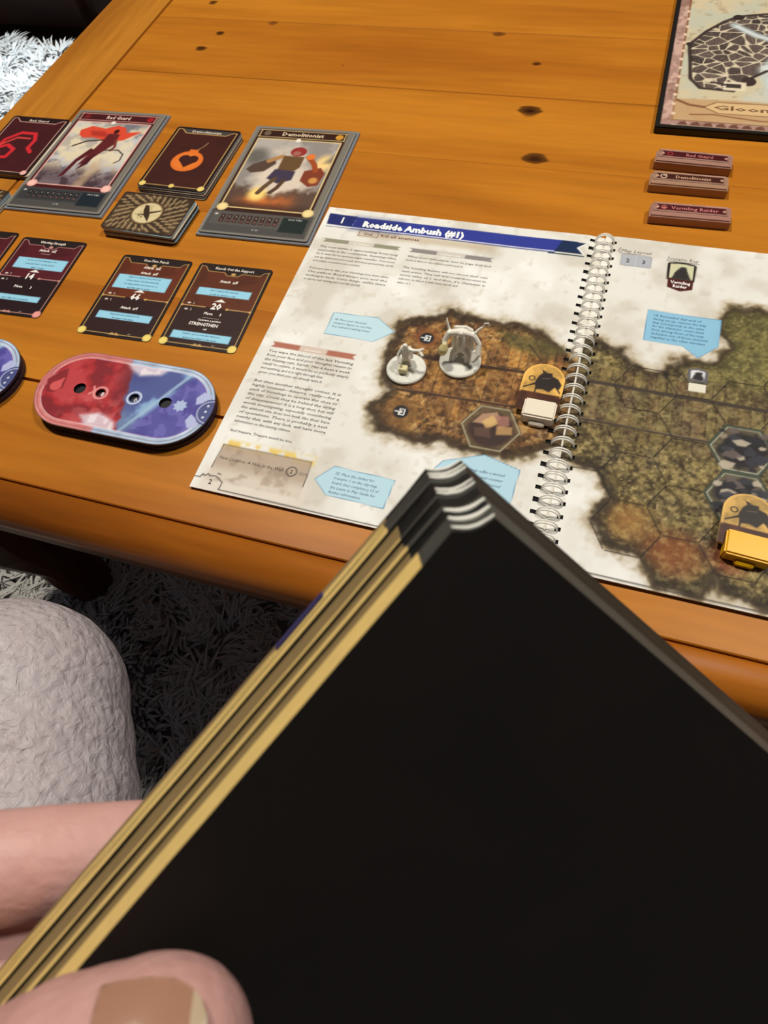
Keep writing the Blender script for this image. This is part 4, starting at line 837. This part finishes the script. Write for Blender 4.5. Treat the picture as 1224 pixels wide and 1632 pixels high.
# ------------------------------------------------------------------ the two sculpted figures
M_FIG = mat('grey_white_plastic', (236, 230, 216), .32, .5)
def disc_mesh(r, h):
    bm = bmesh.new(); pr = [(r*.985, 0), (r, h*.3), (r, h*.75), (r*.94, h), (0.0, h)]
    n = 40; rings = [[bm.verts.new((q*math.cos(2*math.pi*k/n), q*math.sin(2*math.pi*k/n), z)) for k in range(n)] for q, z in pr[:-1]]
    for A_, B_ in zip(rings, rings[1:]):
        for k in range(n): bm.faces.new((A_[k], A_[(k+1) % n], B_[(k+1) % n], B_[k]))
    bm.faces.new(rings[-1]); bm.faces.new(rings[0][::-1]); return bm_mesh('disc_base', bm)
def C(*a): return [((x*.001, y*.001, z*.001), r*.001) for x, y, z, r in a]
M_DISC = mat('frosted_base', (226, 226, 216), .2, .6, .3, noise=(160, .12, 0))
f1 = empty('warrior_figure', (-.1035, .2812, TZ+.0026), 'smaller pale plastic figure on a round base holding one arm out', 'figurine', 0)
link('disc_base', disc_mesh(.0137, .003), M_DISC, f1)
link('body', organic('body', [C((-2.5, 1, 3, 1.9), (-2.2, 1.5, 8, 1.7), (-1, 2, 12, 2.0)), C((2.2, 2.5, 3, 1.8), (1.6, 2.5, 8, 1.7), (0, 2.4, 12, 2.0)),
    C((-.6, 2.4, 12, 2.6), (-.4, 3, 17, 3.0), (-.2, 3.4, 20, 2.5)), C((-.2, 2.8, 22.6, 1.9), (-.1, 2.2, 24.2, 1.7)), C((1.8, 3, 20, 1.6), (5.5, 2, 20.5, 1.3), (9, 3, 20, 1.2), (11.5, 4, 21, .9)),
    C((-2.4, 3, 20, 1.6), (-4.6, 0, 16, 1.2), (-3, -3.4, 12, 1.1)), C((9, 3, 20, 1.1), (11.6, 1, 18, 1.3)), C((-3.4, 6, 18, 1.2), (-2, 6.5, 8, 2.2), (1.5, 6.5, 8, 2.2), (1.8, 5.6, 18, 1.4))], .00042, 2), M_FIG, f1, True)
link('crate', box_mesh('crate', -.0035, .0022, -.0065, -.0015, .0028, .0085, .0004), mat('cream_plastic', (216, 206, 160), .4), f1)
f2 = empty('warrior_figure', (-.0690, .2950, TZ+.0026), 'larger pale plastic figure with broad shoulders and a curled hook', 'figurine', 0)
link('disc_base', disc_mesh(.0143, .0032), M_DISC, f2); f2.scale = (1, 1, .86); f1.scale = (1, 1, .9)
link('body', organic('body', [C((-5.5, 0, 3, 2.6), (-5, 1.5, 9, 2.4), (-2, 3, 14, 3.0)), C((5, 0, 3, 2.6), (5, 1.5, 9, 2.4), (2, 3, 14, 3.0)), C((0, 3, 14, 3.6), (0, 4, 20, 4.4), (0, 4.5, 25, 4.0)),
    C((-7.5, 4.5, 27, 2.2), (0, 5.5, 28.5, 2.7), (7.5, 4.5, 27.5, 2.2)), C((0, 2.6, 29.5, 2.3), (0, 1.8, 31, 2.1)), C((-8.5, 4, 27, 2.0), (-11, 1.5, 21, 1.9), (-10, -3, 17, 1.8)), C((8.5, 4, 27, 2.0), (12, 2, 22, 1.9), (12.5, -2, 16, 2.2), (10, -5, 12, 1.6)),
    C((-9, 6, 29, 1.0), (-10.8, 8, 34, .7), (-11.2, 9, 36, .5)), C((8.5, 5, 29, 1.2), (11, 7, 32, .9), (13.5, 8, 33.5, .8), (14.2, 8.5, 36.5, .7), (16.4, 8.5, 37.5, .6), (17, 8, 35.6, .6)), C((6, 6.5, 30, 1.3), (2, 7.5, 31.5, 1.0), (-5, 7, 30.5, 1.1)),
    C((-6, 7.5, 24, 1.4), (-6, 8.5, 8, 2.2), (0, 9, 7, 2.4), (6, 8.5, 8, 2.2), (6, 7.5, 24, 1.4), (0, 8, 24, 1.6)), C((0, 8.4, 8, 2.0), (0, 8, 24, 1.8)), C((-3, 8.4, 8, 2.0), (-3, 8, 24, 1.8)), C((3, 8.4, 8, 2.0), (3, 8, 24, 1.8))], .00045, 2), M_FIG, f2, True)
link('round_pack', organic('round_pack', [C((-11.5, -3, 14, 3.0), (-10.5, -4.4, 19, 3.3), (-10, -3.6, 23, 1.6))], .0005, 2), mat('cream_plastic_pack', (222, 208, 150), .4), f2, True)
# ------------------------------------------------------------------ the thick black stack held in the hand
TH = math.radians(20); PH = math.radians(38.5)
def camdir(x, y, z): return CR*x+CU*y+CF*z
E1 = camdir(-.65, -.76, 0); E1 = E1/np.linalg.norm(E1)
E2 = camdir(math.cos(PH)*math.cos(TH), -math.sin(PH)*math.cos(TH), math.sin(TH))
EN = np.cross(E1, E2); EN = EN/np.linalg.norm(EN)
if EN@CF < 0: EN = -EN
F0 = cam3(760, 800, .085); TK, SLIDE, LA, LB = .0232, .0059, .132, .128
stk = empty('black_board_stack', tuple(F0), 'thick stack of black-faced cards with tan layered edges held in the hand', 'card stack')
m_blk = mat('black_card_face', (24, 20, 18), .62, .25, noise=(40, .25, 0)); m_be = mat('black_card_side', (20, 20, 19), .6, .3); m_bl = mat('grey_card_side', (66, 66, 62), .6, .3)
m_tan1 = mat('tan_side_lit', (224, 192, 118), .5, .3, noise=(300, .1, 0)); m_tan2 = mat('tan_side_shaded', (134, 112, 74), .65, .25, noise=(300, .1, 0)); m_wht = mat('white_corner_arc', (226, 224, 214), .6)  # two copies of one tan edge, lit and shaded by their colour
def bundle(c0, c1, prot, kind, front=False, black_len=.011, wob=0):
    s0, s1 = -SLIDE*c0/TK, -SLIDE*c1/TK
    ch = [(.0050*(1-u)+.0006*math.sin(math.pi*u), .0036*u+.0006*math.sin(math.pi*u)) for u in (0, .25, .5, .75, 1)]
    nL = 14; ab = [.0050+(black_len-.0050)*i/2 for i in range(1, 3)]+[black_len+.0004]+[black_len+(LA-black_len)*i/nL for i in range(1, nL+1)]
    rs = random.Random(int(c0*1e6))
    out = [(a, -prot+(rs.uniform(-wob, wob) if 0 < i < len(ab)-1 else 0)) for i, a in enumerate(ab)][::-1]
    P = out+ch+[(0, LB*.5), (0, LB), (LA, LB)]
    V = []
    for c, s in ((c0, s0), (c1, s1)):
        for a, b in P: V.append(E1*(a+s)+E2*b+EN*c)
    n = len(P); F = [list(range(n))[::-1], list(range(n, 2*n))]+[[i, (i+1) % n, n+(i+1) % n, n+i] for i in range(n)]
    me = mesh('card_bundle', V, F)
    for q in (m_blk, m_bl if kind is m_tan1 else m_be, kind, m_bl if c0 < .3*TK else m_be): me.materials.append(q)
    for i, p in enumerate(me.polygons):
        if i < 2: p.material_index = 0
        else:
            k = i-2; p.material_index = 2 if (k < nL or k == n-1) else 1
            if k == n-1: p.material_index = 1
            if nL+6 < k < n-1: p.material_index = 3
    o = link('card_bundle', me, None, stk); return o
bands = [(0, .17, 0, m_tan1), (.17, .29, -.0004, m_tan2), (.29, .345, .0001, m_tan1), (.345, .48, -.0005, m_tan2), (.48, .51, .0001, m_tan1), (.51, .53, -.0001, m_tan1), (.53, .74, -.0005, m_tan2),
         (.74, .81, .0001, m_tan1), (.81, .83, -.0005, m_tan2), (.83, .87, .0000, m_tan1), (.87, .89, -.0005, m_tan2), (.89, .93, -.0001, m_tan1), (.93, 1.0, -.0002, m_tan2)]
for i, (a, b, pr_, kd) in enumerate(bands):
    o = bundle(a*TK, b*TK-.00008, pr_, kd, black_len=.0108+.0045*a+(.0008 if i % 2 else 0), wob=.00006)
# blue mark on the edge of one rear layer
def edge_strip(c0, c1, a0, a1, m_, name, lift=.00025):
    V = []
    for a in (a0, a1):
        for c in (c0, c1):
            for l in (0, lift): V.append(E1*(a-SLIDE*c/TK)-E2*l+EN*c)
    F = [(0, 1, 3, 2), (4, 6, 7, 5), (1, 5, 7, 3), (0, 2, 6, 4), (0, 4, 5, 1), (2, 3, 7, 6)]
    return link(name, mesh(name, V, F), m_, stk)
tag(edge_strip(.89*TK, .935*TK, .031, .0425, mat('blue_ink', (52, 48, 96), .6), 'blue_mark', .0004), 'blue ink line on the edge')
for k, (fc, wd, jit) in enumerate(((.015, .0003, .4), (.13, .00042, .5), (.25, .0004, .4), (.52, .00032, .6), (.58, .0003, .5), (.80, .00036, .5), (.86, .0003, .6), (.95, .0003, .5))):
    c = fc*TK; s = -SLIDE*fc; rs = random.Random(k); bm = bmesh.new(); pts = []
    for t in range(9):
        u = t/8; a = .0050*(1-u); b = .0036*u; sag = .0012*math.sin(math.pi*u)
        p = E1*(a+s+sag*.5-.00025+rs.uniform(-.12, .12)*.001*jit)+E2*(b+sag*.5-.00025)+EN*(c+rs.uniform(-.15, .15)*.001*jit); pts.append(tuple(p))
    tube(bm, pts, [wd*(.5+.6*math.sin(math.pi*min(1, (t+1)/9))) for t in range(9)], 6)
    link('corner_arc', bm_mesh('corner_arc', bm), m_wht, stk, True)  # thin white arc along the corner of a layer
# ------------------------------------------------------------------ the person
def skin_mat(name, c, rough, scale, bump, blot):
    m = mat(name, c, rough, .4, sss=.12); nt = m.node_tree; b = nt.nodes['Principled BSDF']; L = nt.links
    g = nt.nodes.new('ShaderNodeNewGeometry'); n = nt.nodes.new('ShaderNodeTexNoise'); n.inputs['Scale'].default_value = scale*.12; n.inputs['Detail'].default_value = 4
    L.new(g.outputs['Position'], n.inputs['Vector']); mx = nt.nodes.new('ShaderNodeMix'); mx.data_type = 'RGBA'; L.new(n.outputs['Fac'], mx.inputs[0])
    mx.inputs[6].default_value = (*lin(c), 1); mx.inputs[7].default_value = (*lin(blot), 1); L.new(mx.outputs[2], b.inputs['Base Color'])
    v = nt.nodes.new('ShaderNodeTexVoronoi'); v.inputs['Scale'].default_value = scale; v.feature = 'SMOOTH_F1'
    n3 = nt.nodes.new('ShaderNodeTexNoise'); n3.inputs['Scale'].default_value = scale*.9; n3.inputs['Detail'].default_value = 5; n3.inputs['Distortion'].default_value = 1.2
    L.new(g.outputs['Position'], n3.inputs['Vector']); L.new(g.outputs['Position'], v.inputs['Vector'])
    ad = nt.nodes.new('ShaderNodeMath'); ad.operation = 'ADD'; L.new(v.outputs['Distance'], ad.inputs[0]); L.new(n3.outputs['Fac'], ad.inputs[1])
    bp = nt.nodes.new('ShaderNodeBump'); bp.inputs['Strength'].default_value = bump; bp.inputs['Distance'].default_value = .0022
    L.new(ad.outputs[0], bp.inputs['Height']); L.new(bp.outputs['Normal'], b.inputs['Normal']); return m
M_HAND = skin_mat('hand_skin', (204, 166, 160), .5, 500, .12, (182, 126, 118))
M_LEG = skin_mat('leg_skin', (196, 190, 194), .42, 150, .8, (180, 164, 166))
per = empty('person', (-.25, -.12, 0), 'person reaching in from lower left with bare knee and a hand gripping the black stack', 'person')
def K(*a): return [(tuple(cam3(px, py, d)), r) for px, py, d, r in a]
hand = organic('hand', [
    K((-560, 1840, .106, .020), (-300, 1660, .112, .019), (-230, 1830, .110, .018)), K((-560, 1840, .106, .021), (-1000, 2500, .13, .026), (-1500, 3300, .16, .031)),
    K((-360, 1620, .112, .0125), (-120, 1402, .113, .0104), (70, 1372, .1165, .0095), (240, 1352, .1225, .0088), (420, 1330, .1235, .0080)),
    K((-340, 1700, .114, .0125), (-100, 1570, .116, .0104), (110, 1550, .120, .0098), (330, 1520, .1245, .0088), (450, 1500, .1245, .0080)),
    K((-320, 1800, .114, .0120), (-80, 1730, .118, .0100), (120, 1720, .122, .0092), (320, 1700, .1255, .0083)),
    K((-280, 1930, .114, .0110), (-60, 1890, .118, .0088), (120, 1870, .122, .0080), (260, 1850, .125, .0072)),
    K((-430, 2050, .098, .0160), (-210, 1900, .086, .0135), (10, 1785, .0795, .0122), (110, 1735, .0778, .0120), (240, 1692, .0772, .0113), (262, 1684, .0776, .0108))], .0011, 4)
ho = link('hand', hand, M_HAND, per)
ho.location = (-per.location[0], -per.location[1], -per.location[2])
def nail():
    bm = bmesh.new(); c = np.array(cam3(236, 1694, .0772)); N = camdir(.05, .80, -.60); N /= np.linalg.norm(N)
    fw = camdir(.95, .16, 0); fw -= N*(fw@N); fw /= np.linalg.norm(fw); rt = np.cross(N, fw)
    n = 14; rows = []; r = .0114
    for i in range(n+1):
        v = i/n; x = -.0045+.0125*v; row = []
        for j in range(n+1):
            u = (j/n-.5)*2; w_ = .0053*(1 if v < .5 else math.sqrt(max(0.002, 1-((v-.5)/.51)**2))); y = u*w_
            z = math.sqrt(r*r-y*y)-max(0, x)**2*34+.0011-.0012*(1-v)**4
            row.append(bm.verts.new(tuple(c+fw*x+rt*y+N*z)))
        rows.append(row)
    for A_, B_ in zip(rows, rows[1:]):
        for k in range(n): bm.faces.new((A_[k], A_[k+1], B_[k+1], B_[k]))
    for f_ in bm.faces:
        if (np.array(f_.calc_center_median())-c)@fw > .0062: f_.material_index = 1
    bmesh.ops.solidify(bm, geom=bm.faces[:], thickness=.0005)
    return bm_mesh('thumb_nail', bm)
nl = link('thumb_nail', nail(), [mat('nail', (208, 160, 134), .25, .6, .3), mat('nail_edge', (232, 212, 180), .3, .6, .2)], ho, True)
leg = organic('leg', [
    K((20, 2500, .24, .088), (15, 1900, .31, .080), (15, 1500, .36, .0765), (15, 1134, .42, .0745)),
    [(tuple(cam3(15, 1150, .43)), .068), (tuple(np.array(cam3(-260, 1250, .45))), .056), (tuple(np.array(cam3(-900, 1500, .48))), .045)]], .004, 5)
lo = link('leg', leg, M_LEG, per); lo.location = ho.location
def fuzz(me, n, seed):
    rs = np.random.RandomState(seed); nv = len(me.vertices); co = np.empty(nv*3); me.vertices.foreach_get('co', co); co = co.reshape(-1, 3)
    no = np.empty(nv*3); me.vertices.foreach_get('normal', no); no = no.reshape(-1, 3)
    k = rs.choice(nv, n); p = co[k]+rs.normal(0, .001, (n, 3)); nn = no[k]
    t = rs.normal(0, 1, (n, 3))+camdir(.4, 1.0, 0)*1.2; t -= nn*(t*nn).sum(1)[:, None]; t /= np.linalg.norm(t, axis=1)[:, None]
    L_ = rs.uniform(.005, .012, (n, 1)); s = np.cross(t, nn); w_ = .00008
    a = p-nn*.001; b = p+t*L_*.5+nn*L_*.35; c = p+t*L_+nn*L_*.4
    V = np.stack([a-s*w_, a+s*w_, b-s*w_, b+s*w_, c], 1).reshape(-1, 3); i = np.arange(n)[:, None]*5
    return mesh('leg_hair', V, np.concatenate([i+np.array([[0, 1, 3]]), i+np.array([[0, 3, 2]]), i+np.array([[2, 3, 4]])]))
tag(link('leg_hair', fuzz(leg, 3500, 2), mat('fine_hair', (96, 84, 76), .6), lo), kind='stuff')
